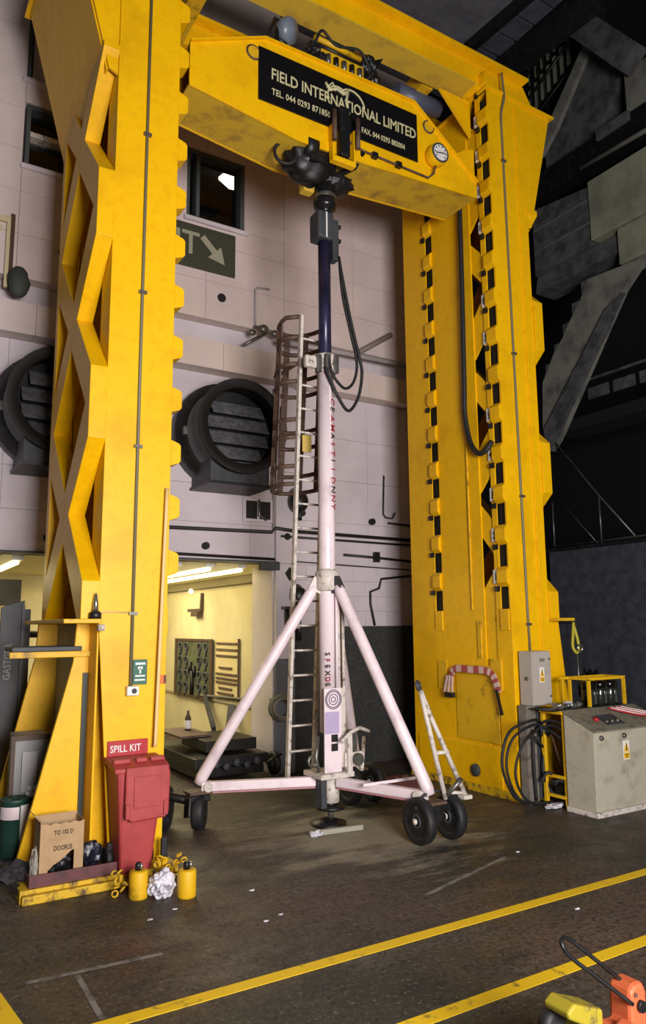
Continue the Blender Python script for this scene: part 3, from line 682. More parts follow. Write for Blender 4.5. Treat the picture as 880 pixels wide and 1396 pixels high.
# lower mast: side channel, collar with brackets, face plate
J('side_channel', MB().box(MX+.06, MX+.16, MY-.12, MY-.0, .62, 2.62), OFFW, mast, .006)
J('guide_rod', MB().cyl((MX+.045, MY-.125, 1.5), (MX+.045, MY-.125, 2.62), .018, 8), WHITE, mast)
J('chain', MB().tube([(MX+.105, MY-.128, 1.5), (MX+.10, MY-.128, 2.5)], .012, 6), BROWN, mast)
fpz = J('face_plate', MB().box(MX-.135, MX+.09, MY-.14, MY-.115, .58, 1.50), WHITE, mast, .006)
pl = lambda x, z: (MX+x, MY-.143, z)
for r in (.028, .058, .088, .105): J('spiral_ring', MB().ring(pl(-.02, 1.375), r, .006, (0, 1, 0), 24, 6), mat('violet_grey_ink', (104, 96, 116), .6), fpz)
J('lilac_label', MB().box(MX-.13, MX+.055, MY-.145, MY-.139, 1.0, 1.24), LILAC, fpz)
for z in (.91, .81): J('data_plate', MB().box(MX-.05, MX+.035, MY-.145, MY-.139, z, z+.08), INK, fpz)
col2 = J('leg_collar', MB().lathe([(.10, 2.60), (.14, 2.62), (.14, 2.82), (.10, 2.86)], (MX, MY, 0), n=20), OFFW)
# writing down the mast, black and red as on the photograph
def vtext(s, x0, z0, size, pitch, r, mats, par):
    for k, ch in enumerate(s):
        if ch == ' ': continue
        a = math.radians(-72) if r else math.radians(-90)
        n = Vector((math.cos(a), math.sin(a), 0)); tan = Vector((-n.y, n.x, 0))
        rr = .1005
        org = Vector((MX, MY, 0))+n*rr+tan*x0; org.z = z0-pitch*k
        text('letter', ch, size, mats[k % len(mats)], par, org, (0, 0, -1), tan, .002)
vtext('CEAMASTIIDNNY', -.03, 4.93, .115, .108, True, [INKR, INK, INKR], mast)
vtext('SFEXDE', -.09, 1.90, .085, .068, False, [INK, INKR, INK], mast)
# legs, beams, wheels
feet = dict(left=(3.29, 8.06, .46), right=(5.12, 6.27, .44), back=(5.50, 8.22, .50))
def wheel(parent, c, ax, r, wd):
    ax = Vector(ax).normalized(); c = Vector(c)-ax*wd/2
    w_ = J('wheel', MB().lathe([(r*.66, wd*.12), (r*.70, 0), (r*.93, 0), (r, wd*.2), (r, wd*.8), (r*.93, wd), (r*.70, wd), (r*.66, wd*.88)], c, ax, 28), RUB, parent)
    J('hub_disc', MB().lathe([(0, wd*.2), (r*.2, wd*.18), (r*.22, wd*.02), (r*.30, wd*.02), (r*.34, wd*.3), (r*.60, wd*.34), (r*.68, wd*.1), (r*.68, wd*.9), (r*.2, wd*.85), (0, wd*.9)], c, ax, 28), DGREY, w_)
    J('hub_cap', MB().lathe([(r*.14, 0), (r*.12, .02), (0, .025)], c+ax*0, -ax, 14), OFFW, w_)
for nm, (fx, fy, fz) in feet.items():
    d = Vector((fx-MX, fy-MY, 0)); dl = d.length; d.normalize()
    top = Vector((MX, MY, 2.66))+d*.15; ft = Vector((fx, fy, fz+.02))
    lg = J('leg', MB().tube([top, top.lerp(ft, .03), top.lerp(ft, .97), ft], .066, 16, rs=[.05, .066, .066, .05]), WHITE)
    J('top_lug', MB().bar(Vector((MX, MY, 2.74))+d*.08, top+Vector((0, 0, -.06)), .09, .16), OFFW if nm == 'left' else DGREY, lg)
    a = Vector((MX, MY, .47))+d*.12; b = Vector((fx, fy, .45))-d*.04
    bm_ = J('base_beam', MB().bar(a, b, .085, .10), WHITE, None, .008)
    J('beam_underline', MB().bar(a-Vector((0, 0, .062)), b-Vector((0, 0, .062)), .07, .02), mat('faded_pink_paint', (170, 120, 124), .6), bm_)
    J('foot_pin', MB().cyl(Vector((fx, fy, .45))-d*.12+d.cross(Vector((0, 0, 1)))*.08, Vector((fx, fy, .45))-d*.12-d.cross(Vector((0, 0, 1)))*.08, .05, 14), OFFW, bm_)
    J('foot_pad', MB().box(fx-.13, fx+.13, fy-.11, fy+.11, .38, .41), BROWN, lg, .006)
# wheel carriages
cr = J('carriage', MB().box(5.0, 5.46, 6.2, 6.34, .30, .38).tube([(4.99, 6.27, .23), (5.40, 6.27, .23)], .03, 8).box(5.08, 5.24, 6.22, 6.32, .2, .32), BLK, None, .008)
wheel(cr, (4.97, 6.27, .23), (1, 0, 0), .23, .11); wheel(cr, (5.37, 6.27, .23), (1, 0, 0), .23, .11)
J('mudguard', MB().tube(arc((5.16, 6.27, .23), .27, .5, 2.7, 8), .015, 6), DGREY, cr)
cr = J('carriage', MB().box(5.25, 5.75, 8.15, 8.29, .32, .40).tube([(5.30, 8.22, .24), (5.75, 8.22, .24)], .03, 8), BLK, None, .008)
wheel(cr, (5.33, 8.1, .24), (1, 0, 0), .24, .11); wheel(cr, (5.68, 8.1, .24), (1, 0, 0), .24, .11)
rx = Vector((.84, -.54, 0)); fx, fy, _ = feet['left']
cr = J('caster_fork', MB().box(fx-.12, fx+.12, fy-.09, fy+.09, .30, .37).bar((fx-.13, fy-.05, .36), (fx-.16, fy-.1, .16), .16, .03, (1, 0, 0)).tube([(fx-.3, fy+.2, .36), (fx-.08, fy+.03, .30)], .05, 8), BLK, None, .012)
wheel(cr, Vector((fx, fy, .19))+rx*.02, rx, .19, .13); wheel(cr, Vector((fx, fy, .23))-rx*.36, rx, .23, .11)
# screw foot under the mast and clutter around it
ft = J('base_plate', MB().box(MX-.22, MX+.22, MY-.2, MY+.2, .52, .58), OFFW, None, .01)
J('screw_housing', MB().lathe([(.10, .24), (.10, .50)], (MX+.02, MY, 0), n=18), OFFW, ft)
J('side_slide', MB().box(MX-.16, MX-.09, MY-.1, MY+.05, .2, .5), DGREY, ft)
J('screw', MB().lathe([(.035, .03), (.035, .26)], (MX+.02, MY, 0), n=12), STEEL, ft)
J('screw_collar', MB().lathe([(.06, .14), (.17, .17), (.17, .2), (.06, .21)], (MX+.02, MY, 0), n=18), BLK, ft)
J('foot_disc', MB().lathe([(.20, 0), (.20, .03), (.07, .07), (.05, .07)], (MX-.02, MY-.02, 0), n=20), BLK, ft)
bx = J('pump_bracket', MB().box(MX+.12, MX+.36, MY-.16, MY+.04, .62, .78).box(MX+.14, MX+.2, MY-.2, MY-.1, .56, .98), OFFW, None, .012)
J('pump_handle', MB().tube([(MX-.02, MY-.30, .93), (MX+.14, MY-.26, 1.02), (MX+.28, MY-.22, 1.05), (MX+.42, MY-.2, 1.0)], .022, 8), OFFW, bx)
J('pump_dial', MB().cyl((MX+.28, MY-.2, .70), (MX+.28, MY-.17, .70), .07, 16), STEEL, bx)
J('pump_pillar', MB().box(MX+.22, MX+.30, MY-.14, MY-.04, .78, 1.02), STEEL, bx, .01)
J('strut', MB().tube([(MX+.42, MY-.05, .55), (MX+.66, MY+.25, .86)], .022, 8), OFFW, bx)
J('small_rail', MB().box(MX+.05, MX+.75, MY-.62, MY-.60, .50, .53), WHITE, bx)
sx_ = J('side_lever', MB().tube([(MX-.2, MY-.1, .98), (MX-.24, MY-.12, .74), (MX-.2, MY-.12, .6)], .022, 8), STEEL)
J('lever_ring', MB().ring((MX-.28, MY-.12, .72), .055, .016, (0, 1, 0), 16, 6), STEEL, sx_)
# towing A-frame folded up over the right-hand foot
tw = J('tow_frame', MB().tube([(5.05, 6.30, 1.52), (5.10, 6.26, 1.2), (5.26, 6.2, .42)], .026, 10).tube([(5.05, 6.30, 1.52), (5.16, 6.28, 1.25), (5.50, 6.17, .44)], .026, 10).tube([(5.185, 6.24, .88), (5.335, 6.22, .88)], .022, 8).tube([(5.3, 6.2, .48), (5.5, 6.17, .46)], .018, 8), OFFW)
J('tow_eye', MB().ring((5.03, 6.31, 1.57), .04, .02, (.5, -.8, .2), 14, 6), DGREY, tw)
J('tow_foot', MB().box(5.44, 5.56, 6.12, 6.22, .40, .44), OFFW, tw, .006)
J('tow_catch', MB().tube([(5.26, 6.18, .46), (5.36, 6.14, .56), (5.42, 6.12, .62)], .025, 8), STEEL, tw)

# ladder with safety hoops, fixed beside the mast
ld = thing('caged_ladder', 'white steel ladder with rust brown safety hoops standing behind the jack mast', 'ladder', (4.55, 8.0, .45))
b0, t0 = Vector((4.40, 8.02, .43)), Vector((4.395, 7.64, 6.05)); dx = Vector((.36, 0, 0))
for q in (0, 1): part('rail', MB().bar(b0+dx*q, (t0+dx*q) if q == 0 else b0.lerp(t0, .93)+dx, .04, .065, (0, 1, 0)), OFFW, ld, .005)
for k in range(1, 19): 
    p = b0.lerp(t0, k/19.); part('rung', MB().tube([p, p+dx], .014, 8), OFFW, ld)
hoopz = [(6.02, .62), (5.42, .66), (4.72, .66), (4.14, .70)]
def hoop(z, dp, nm='hoop', r=.028):
    y0 = 7.64+(6.05-z)*.0675; c = 4.54
    pts = [(4.36, y0, z)]+[(c-.30*math.cos(a), y0+.12+(dp-.12)*math.sin(a), z+.0) for a in [math.pi*i/12 for i in range(13)]]+[(4.72, y0, z)]
    return part(nm, MB().tube(pts, r, 6), BROWN, ld)
for z, dp in hoopz: hoop(z, dp); hoop(z-.22 if z < 6 else z-.26, dp*.99)
for a in (.25, .9, 1.57, 2.3, 2.9):
    P_ = []
    for z, dp in ((6.02, .62), (3.92, .70)):
        y0 = 7.64+(6.05-z)*.0675; P_.append((4.54-.30*math.cos(a), y0+.12+(dp-.12)*math.sin(a), z))
    part('hoop_strap', MB().bar(P_[0], P_[1], .085, .014, (math.cos(a), -math.sin(a), 0)), BROWN, ld)
part('hand_bracket', MB().bar((4.36, 7.7, 5.42), (4.36, 8.3, 5.42), .03, .03), BROWN, ld)
for z in (5.35, 2.75): part('mast_tie', MB().bar((4.72, 7.66+(6.05-z)*.0675, z), (4.60, 7.50, z), .03, .05), OFFW, ld)
solo('load_label', MB().box(4.53, 4.66, 7.86, 7.875, 4.36, 4.58), mat('faded_yellow_tag', (196, 168, 84), .7), 'faded yellow tag hanging on the ladder rungs beside the mast', 'tag', bevel=.003)

# hoses
t = thing('hydraulic_hose', 'pair of black hoses looping from the rod collar down to the mast clamp', 'hose', (4.8, 7.3, 5.4))
part('hose', MB().tube(smooth_path([(4.78, 7.36, 6.8), (4.82, 7.34, 6.5), (4.94, 7.34, 5.95), (5.06, 7.34, 5.5), (5.09, 7.34, 5.3), (5.03, 7.34, 5.0), (4.88, 7.33, 4.80), (4.72, 7.30, 4.92), (4.60, 7.29, 5.12), (4.53, 7.31, 5.3)], 6), .02, 8), RUB, t)
part('hose', MB().tube(smooth_path([(4.79, 7.37, 6.8), (4.83, 7.36, 6.3), (4.95, 7.36, 5.8), (5.03, 7.36, 5.45), (4.98, 7.36, 5.2), (4.84, 7.34, 5.08), (4.68, 7.31, 5.16), (4.60, 7.29, 5.28), (4.58, 7.31, 5.42)], 6), .018, 8), RUB, t)
solo('control_cable', MB().tube(smooth_path([(7.06, 7.58, 8.45), (7.06, 7.60, 7.0), (7.07, 7.64, 5.6), (7.08, 7.66, 5.15), (7.06, 7.55, 4.72), (7.03, 7.36, 4.52), (7.04, 7.22, 4.55), (7.1, 7.17, 4.66)], 8), .036, 10), RUB, 'thick black cable hanging in a curve down the inside of the right column', 'cable')
# striped strap on the right column foot
t = thing('barrier_strap', 'red and white striped strap slung across the foot of the right column', 'strap', (7.0, 7.7, 1.25))
WHS = mat('faded_white_webbing', (206, 176, 168), .8); RDS = mat('faded_red_webbing', (164, 76, 72), .8)
ps = smooth_path([(7.09, 8.17, 1.36), (7.07, 8.12, 1.52), (7.06, 8.0, 1.60), (7.05, 7.7, 1.60), (7.05, 7.45, 1.60), (7.06, 7.32, 1.56), (7.07, 7.26, 1.45), (7.08, 7.23, 1.33)], 5)
for i in range(0, len(ps)-1): part('stripe', MB().bar(ps[i], ps[i+1], .09, .02, (1, 0, 0)), WHS if (i//2) % 2 else RDS, t)
part('end_tail', MB().bar((7.05, 7.24, 1.36), (7.06, 7.16, 1.05), .03, .03), BLK, t)
part('buckle', MB().box(7.03, 7.09, 8.08, 8.24, 1.20, 1.27), BLK, t)
for dy in (0, .05, .1): part('knot_tail', MB().bar((7.06, 8.1+dy, 1.5), (7.05, 8.1+dy*1.6, 1.27), .03, .015, (1, 0, 0)), WHS, t)
# ------------------------------------------------------------------ around the left column foot
t = thing('wheelie_bin', 'red plastic wheelie bin with a hinged lid at the foot of the left column', 'bin', (2.2, 6.82, .1))
def frus(x0, x1, y0, y1, z0, X0, X1, Y0, Y1, z1):
    return MB().add([(x0,y0,z0),(x1,y0,z0),(x1,y1,z0),(x0,y1,z0),(X0,Y0,z1),(X1,Y0,z1),(X1,Y1,z1),(X0,Y1,z1)], [(0,3,2,1),(4,5,6,7),(0,1,5,4),(1,2,6,5),(2,3,7,6),(3,0,4,7)])
part('body', frus(2.03, 2.30, 6.66, 6.93, .10, 1.955, 2.385, 6.60, 6.97, .98), RED, t, .03)
lid = part('lid', MB().prism([(6.585, .95), (6.585, .99), (6.70, 1.03), (6.97, 1.045), (6.97, 1.0)], 'x', 1.93, 2.42), RED, t, .012)
ho = part('front_flap', MB().prism([(2.02, 1.0), (2.40, 1.0), (2.42, .93), (2.41, .60), (2.38, .555), (2.08, .545), (2.02, .60)], 'y', 6.555, 6.60), RED, t, .015)
part('raised_panel', MB().box(2.09, 2.33, 6.545, 6.556, .66, .92), RED, ho, .006)
part('embossed_arms', MB().box(2.17, 2.27, 6.54, 6.546, .80, .82).box(2.15, 2.29, 6.54, 6.546, .75, .765).box(2.17, 2.28, 6.54, 6.546, .70, .715), RED, ho)
for x in (2.04, 2.375): part('side_clip', MB().box(x-.02, x+.02, 6.535, 6.56, .58, .70), RED, ho, .006)
for x0, x1 in ((1.94, 2.09), (2.14, 2.24), (2.27, 2.40)): part('handle_bar', MB().box(x0, x1, 6.66, 6.72, 1.02, 1.06), RED, lid, .01)
for x in (1.99, 2.35): part('wheel', MB().cyl((x-.03, 6.93, .19), (x+.03, 6.93, .19), .09, 18), RUB, t)
t = thing('spill_kit_sign', 'red sign with white letters SPILL KIT on the left column behind the bin', 'sign', (2.16, 6.99, 1.1))
part('board', MB().box(1.97, 2.345, 6.975, 6.998, 1.04, 1.175), SIGNR, t, .003)
text('lettering', 'SPILL KIT', .088, WPLAST, t, (1.99, 6.973, 1.075), (1, 0, 0), (0, 0, 1), .003, sx=.82)
solo('wooden_pole', MB().tube([(2.465, 6.96, 3.56), (2.46, 6.955, 3.36), (2.40, 6.93, 1.15), (2.395, 6.93, 1.1)], .018, 8), WOODP, 'long pale wooden pole leaning on the left column behind the bin', 'pole')
t = thing('first_aid_sign', 'green safety sign with white figure and text on the left yellow column', 'sign', (2.25, 6.99, 1.67))
part('board', MB().box(2.185, 2.32, 6.982, 6.998, 1.67, 1.90), GRN, t, .003)
sy = MB().box(2.205, 2.30, 6.978, 6.982, 1.852, 1.872).box(2.23, 2.275, 6.978, 6.982, 1.81, 1.835).box(2.245, 2.26, 6.978, 6.982, 1.77, 1.82).box(2.205, 2.30, 6.978, 6.982, 1.742, 1.757).box(2.2, 2.30, 6.978, 6.982, 1.705, 1.72)
part('pictogram', sy, WPLAST, t)
t = thing('alarm_box', 'small white switch box with a round black button under the column conduit', 'switch', (2.175, 6.95, 1.57))
part('case', MB().box(2.12, 2.232, 6.93, 6.998, 1.575, 1.66), WPLAST, t, .008)
part('button', MB().cyl((2.185, 6.932, 1.617), (2.185, 6.92, 1.617), .024, 14), BLK, t)
t = thing('fire_notice', 'tiny orange and brown notice on the right edge of the left column', 'sign', (2.485, 6.99, 1.67))
part('plate', MB().box(2.445, 2.51, 6.985, 6.998, 1.665, 1.75), mat('orange_notice', (206, 106, 22), .5), t)
part('figure', MB().box(2.485, 2.51, 6.982, 6.986, 1.67, 1.745), mat('notice_brown', (92, 38, 22), .5), t)
t = thing('beacon_lamp', 'small clear beacon on a black base on the ledge of the left column', 'lamp', (1.93, 7.1, 2.28))
part('base', MB().lathe([(.055, 2.28), (.055, 2.33), (.035, 2.35)], (1.80, 6.92, 0), n=14), BLK, t)
part('lens', MB().lathe([(.028, 2.35), (.024, 2.42), (.012, 2.5), (0, 2.52)], (1.80, 6.92, 0), n=12), CHROME, t)
part('wire', MB().tube([(1.84, 6.93, 2.34), (1.95, 6.98, 2.345), (2.12, 6.985, 2.34)], .008, 6), WOODP, t)
part('lower_fitting', MB().cyl((1.82, 6.9, 2.2), (1.88, 6.9, 2.2), .03, 10), OFFW, t)
# tray with carton and junk
t = thing('steel_tray', 'dark red steel channel tray lying on the base of the left column', 'tray', (1.7, 6.85, .1))
part('front_lip', MB().box(1.30, 2.02, 6.735, 6.755, .102, .20), REDD, t, .004)
part('floor_plate', MB().box(1.30, 2.02, 6.755, 7.2, .102, .115), REDD, t)
part('side_lip', MB().box(1.30, 1.32, 6.755, 7.2, .115, .18).box(2.0, 2.02, 6.755, 7.2, .115, .17), REDD, t)
t = thing('cardboard_carton', 'open brown cardboard carton with black print and a torn dark hole', 'carton', (1.57, 6.9, .115), 0)
cx0, cx1, cy0, cy1, cz0, cz1 = 1.385, 1.742, 6.80, 7.06, .117, .575
tear = [(1.60, .117), (1.455, .117), (1.455, .20), (1.50, .24), (1.56, .27), (1.645, .34), (1.655, .34), (1.655, .117)]
fpoly2 = [(cx0, cz0), (1.455, cz0), (1.455, .20), (1.50, .24), (1.56, .27), (1.645, .34), (1.665, .345), (1.665, cz0), (cx1, cz0), (cx1, cz1)]
for k in range(8): fpoly2.append((cx1-(k+1)*(cx1-cx0)/9, cz1-(.014 if k % 2 == 0 else 0)))
fpoly2.append((cx0, cz1))
part('front', MB().prism(fpoly2, 'y', cy0, cy0+.006), CARD, t)
part('side', MB().box(cx0, cx0+.006, cy0+.006, cy1, cz0, cz1+.02), CARD, t); part('side', MB().box(cx1-.006, cx1, cy0+.006, cy1, cz0, cz1), CARD, t)
part('back', MB().box(cx0, cx1, cy1-.006, cy1, cz0, cz1+.02), CARD, t)
part('side_flap', MB().prism([(cx0, cz1+.02), (cx0-.005, cz1+.02), (cx0-.05, cz1+.07), (cx0-.045, cz1+.075)], 'y', cy0+.03, cy1), CARD, t)
part('black_bag', MB().lump((1.57, 6.93, .24), .12, .9, .7, 1., .4, 2, 3, True, 5), BLK, t)
text('lettering', 'TO 102 D', .050, INK, t, (1.495, cy0-.002, .478), (1, 0, 0), (0, 0, 1), .002, sx=.75)
text('lettering', 'DOORUS', .056, INK, t, (1.495, cy0-.002, .352), (1, 0, 0), (0, 0, 1), .002, sx=.66)
solo('crumpled_paper', MB().lump((1.345, 6.80, .25), .1, .3, .5, 1.3, .5, 2.5, 3, True, 1), mat('grey_paper', (150, 144, 132), .8), 'crumpled grey paper stuffed beside the left of the carton', 'paper')
solo('dark_rags', MB().lump((1.24, 7.05, .16), .15, .9, 1.0, .55, .6, 2., 3, True, 2, .1), mat('dark_rag', (46, 44, 48), .9), 'dark rags piled left of the cardboard carton', 'rags')
solo('black_bag', MB().lump((1.87, 7.0, .22), .12, .75, .6, 1.05, .35, 1.8, 3, True, 3, .117), mat('black_bin_liner', (26, 28, 40), .35), 'black plastic bag between the carton and the bin', 'bag')
solo('angle_iron', MB().bar((1.0, 7.4, .25), (1.30, 6.72, .03), .05, .05), mat('dark_iron', (44, 40, 36), .6), 'dark angle iron sloping to the floor left of the tray', 'bar')
# canisters and plastic bag on the floor in front of the bin
t = thing('yellow_canister', 'left yellow gas canister with a black valve in front of the bin', 'canister', (2.09, 6.36, 0))
part('body', MB().lathe([(.072, 0), (.078, .015), (.078, .20), (.072, .215), (.05, .22)], (2.09, 6.36, 0), n=22), YELD, t)
part('valve', MB().lathe([(.028, .22), (.028, .26), (.02, .28)], (2.085, 6.36, 0), n=10), BLK, t)
part('valve_tip', MB().cyl((2.10, 6.33, .23), (2.10, 6.33, .275), .012, 8), CHROME, t)
c2 = copy_tree(t); c2.location = (2.435, 6.17, 0); c2.rotation_euler.z = .6
c2['label'] = 'right yellow gas canister standing past the crumpled plastic bag'
for o in (t, c2): o['group'] = 'yellow canisters in front of the bin'
ROOTM[c2.name] = (Matrix.Translation(c2.location) @ Matrix.Rotation(.6, 4, 'Z')).inverted()
solo('plastic_bag', MB().lump((2.26, 6.27, .095), .105, 1.05, .9, 1.05, .30, 1.9, 4, True, 4, .0), PBAG, 'crumpled silver-white plastic bag between the two yellow canisters', 'bag')
t = thing('yellow_netting', 'tangle of yellow chain behind the plastic bag by the column', 'chain', (2.4, 6.55, 0))
for k in range(16):
    c = (2.30+.013*k+random.uniform(-.02, .02), 6.47+random.uniform(-.05, .05), .17+.06*math.sin(k*.5)+random.uniform(-.02, .03))
    part('link', MB().ring(c, .025, .008, (random.uniform(-1, 1), random.uniform(-1, 1), random.uniform(-1, 1)), 10, 5), YELD, t)
for k in range(8):
    c = (1.97+random.uniform(-.05, .05), 6.46+random.uniform(-.03, .03), .03+.025*k)
    part('link', MB().ring(c, .025, .008, (random.uniform(-1, 1), random.uniform(-1, 1), random.uniform(-1, 1)), 10, 5), YELR, t)
for x, y, z in ((2.0, 6.9, .0), (2.46, 6.8, 0)):
    solo('kick_plate', MB().box(x-.03, x+.03, y-.02, y+.02, .1, .32), RUB, 'black rubber block %s of the red bin at floor level' % ('left' if x < 2.2 else 'right'), 'block', bevel=.01)
for k, (x, y, lab) in enumerate(((2.25, 5.95, 'in front of the right yellow canister'), (2.02, 5.85, 'in front of the left yellow canister'), (2.9, 5.4, 'right of two before the first yellow line'), (2.95, 6.0, 'right of the yellow canisters'), (5.6, 5.55, 'in front of the control corner'), (4.9, 4.25, 'between the two yellow lines'), (2.75, 5.35, 'left of two before the first yellow line'), (5.0, 3.15, 'on the near side of the second yellow line'))):
    solo('litter_scrap', MB().lump((x, y, .006), .014, 1.6, 1, .4, .5, 2.5, 2, True, k, 0), PBAG, 'tiny pale litter scrap on the floor '+lab, 'litter', 'litter scraps on the floor')

# behind the left gussets
t = thing('glazed_cabinet', 'dark framed grey cabinet with papers between the left column gussets', 'cabinet', (1.5, 8.0, .5))
part('frame', MB().box(1.31, 1.35, 7.96, 8.0, .52, 1.16).box(1.66, 1.70, 7.96, 8.0, .52, 1.16).box(1.35, 1.66, 7.96, 8.0, 1.11, 1.16).box(1.35, 1.66, 7.96, 8.0, .52, .56), WOODD, t)
part('back_panel', MB().box(1.35, 1.66, 8.0, 8.3, .52, 1.16), mat('cabinet_grey', (128, 128, 126), .5), t)
part('stand', MB().box(1.36, 1.62, 8.02, 8.28, .1, .52), DGREY, t)
part('sheet', MB().box(1.42, 1.56, 7.97, 7.98, .62, 1.0), mat('grey_sheet', (160, 158, 160), .6), t)
part('papers', MB().box(1.46, 1.64, 7.93, 7.97, .58, .63).box(1.48, 1.62, 7.94, 7.97, .64, .68), WPLAST, t)
t = thing('oil_drum', 'dark green drum with a white label on the floor left of the gusset', 'drum', (1.33, 7.72, .1))
part('body', MB().lathe([(.12, .12), (.125, .13), (.125, .60), (.129, .605), (.129, .63), (.118, .632), (.112, .618), (.03, .618), (.03, .645), (0, .645)], (1.33, 7.72, 0), n=24), DGRN, t)
lb = MB(); a_ = [math.radians(-75+10*k) for k in range(10)]
lb.add([(1.33+.127*math.cos(a), 7.72+.127*math.sin(a), z) for z in (.18, .58) for a in a_], [(k, k+1, k+11, k+10) for k in range(9)], True)
part('white_label', lb, WPLAST, t)
lb = MB(); a_ = [math.radians(-170+10*k) for k in range(10)]
lb.add([(1.33+.127*math.cos(a), 7.72+.127*math.sin(a), z) for z in (.46, .57) for a in a_], [(k, k+1, k+11, k+10) for k in range(9)], True)
part('pink_label', lb, mat('pinkish_label', (214, 196, 200), .5), t)
part('plinth', MB().box(1.15, 1.5, 7.55, 7.88, .0, .12), DGREY, t)
t = thing('dark_steel_post', 'tall charcoal steel post with pale vertical lettering at the left edge', 'post', (1.5, 9.2, 0))
POSTM = mat('charcoal_post', (50, 52, 54), .55, 0, (38, 40, 46), 4, (.45, .7))
part('mast', MB().prism([(1.33, .0), (1.33, 2.44), (1.58, 2.52), (1.58, 0)], 'y', 9.2, 9.24), POSTM, t, .004)
part('rear_channel', MB().box(1.56, 1.66, 9.24, 9.34, 0, 2.42), POSTM, t, .004)
part('side_edge', MB().box(1.55, 1.58, 9.16, 9.2, 0, 2.46), BLK, t)
text('lettering', 'GASTGER', .11, mat('faded_pale_ink', (150, 150, 140), .7), t, (1.46, 9.198, 1.62), (0, 0, 1), (-1, 0, 0), .002, sx=.85)
solo('black_rail', MB().tube([(-.5, 10.6, 2.12), (2.4, 10.6, 2.12)], .045, 8), BLK, 'black horizontal pipe crossing the opening left of the yellow column', 'pipe')

# ------------------------------------------------------------------ back wall fixtures
def fan(fx, label):
    t = thing('extractor_fan', label, 'fan', (fx, 9.9, 4.3), 0, 'round extractor fan hoods on the back wall')
    zc = 5.06; y0 = 9.45
    part('hood', MB().lathe([(.70, 0), (.665, .02), (.665, .85), (.70, .85)], (fx, y0, zc), (0, 1, 0), 40, False), mat('dark_hood_paint', (92, 93, 96), .65, 0, (70, 71, 74), 3., (.42, .66)), t)
    part('rim', MB().lathe([(.70, 0), (.70, .05), (.57, .05), (.56, .0), (.70, 0)], (fx, y0-.02, zc), (0, 1, 0), 40, False), SLOT, t)
    part('back_disc', MB().cyl((fx, y0+.42, zc), (fx, y0+.45, zc), .66, 32), SLOT, t)
    part('inner_ring', MB().lathe([(.60, .03), (.60, .32), (.655, .32), (.655, .03)], (fx, y0, zc), (0, 1, 0), 40, False), SLOT, t)
    for k, dz in enumerate((.30, .08, -.14, -.36)):
        hw = math.sqrt(.56**2-max(abs(dz), abs(dz+.02))**2)*.93
        part('louvre', MB().prism([(y0+.18, zc+dz-.09), (y0+.20, zc+dz-.10), (y0+.34, zc+dz+.10), (y0+.32, zc+dz+.11)], 'x', fx-hw+.03, fx+hw), LOUV, t, .004)
    part('shroud', MB().box(fx-.45, fx+.48, y0+.12, W-.02, zc-.84, zc-.5), DGREY, t, .01)
    part('shroud_lip', MB().box(fx-.48, fx+.5, y0+.08, W-.02, zc-.86, zc-.82), BLK, t)
    part('wall_flange', MB().lathe([(.66, .5), (.80, .62), (.80, .85), (.66, .85)], (fx, y0, zc), (0, 1, 0), 36, False), BLK, t)
    part('side_latch', MB().box(fx-.72, fx-.66, y0+.5, y0+.6, zc-.1, zc+.02), STEEL, t)
fan(4.47, 'round dark grey extractor fan hood with louvres right of the left column')
fan(1.98, 'round dark extractor fan hood partly hidden behind the left column')
t = thing('exit_sign', 'dark green-brown exit sign with pale letters and arrow under the window', 'sign', (3.9, 10.08, 7.75))
part('board', MB().box(2.75, 4.59, 10.06, 10.10, 7.62, 8.32), SIGNG, t, .006)
text('lettering', 'EXIT', .52, ARROW, t, (3.00, 10.057, 7.83), (1, 0, 0), (0, 0, 1), .003, sx=.92)
a = Vector((1, 0, 0)); c = Vector((4.22, 10.057, 7.96))
ar = [(-.27, .05), (.02, .05), (.02, .15), (.26, 0), (.02, -.15), (.02, -.05), (-.27, -.05)]
q = math.radians(-45); ar = [(c.x+u*math.cos(q)-v*math.sin(q), c.z+u*math.sin(q)+v*math.cos(q)) for u, v in ar]
part('arrow', MB().prism(ar, 'y', 10.05, 10.06), ARROW, t)
t = thing('wall_vent', 'small dark framed double vent under the extractor fan', 'vent', (5.12, W, 3.83))
part('frame', MB().box(4.86, 5.38, W-.03, W-.004, 3.80, 4.18), PLAST2, t, .006)
for x in (4.91, 5.14): part('opening', MB().box(x, x+.19, W-.034, W-.029, 3.85, 4.13), SLOT, t)  # flat black plates paint the shade inside the openings
part('pipe', MB().tube([(5.12, W-.06, 4.15), (5.12, W-.06, 3.9), (5.25, W-.06, 3.84)], .02, 8), STEEL, t)
# pipes and cables: solos, each one continuous run
CABL = mat('black_cable', (34, 32, 32), .5); PIPEW = mat('painted_pipe', (158, 150, 150), .5)
yw = W-.03
def run(name, pts, r, m, label, cat='pipe', grp=None):
    return solo(name, MB().tube(pts, r, 8), m, label, cat, grp)
run('wall_cable', [(2.6, yw, 3.62), (3.75, yw, 3.635), (5.36, yw, 3.66), (5.40, yw-.05, 3.72), (5.8, yw-.05, 3.69), (8.1, yw, 3.675)], .028, CABL, 'thick black cable run along the wall below the extractor fan', 'cable')
run('wall_cable', [(5.5, yw-.05, 3.60), (8.1, yw, 3.585)], .018, CABL, 'thin black cable just under the thick cable behind the mast', 'cable')
run('wall_cable', [(6.7, yw, 3.36), (7.35, yw, 3.34), (8.1, yw, 3.30)], .022, CABL, 'short black cable with a clamp right of the mast below the other cables', 'cable')
solo('cable_clamp', MB().box(7.3, 7.4, yw-.05, yw+.02, 3.26, 3.43), BLK, 'black clamp on the lowest wall cable right of the mast', 'clamp')
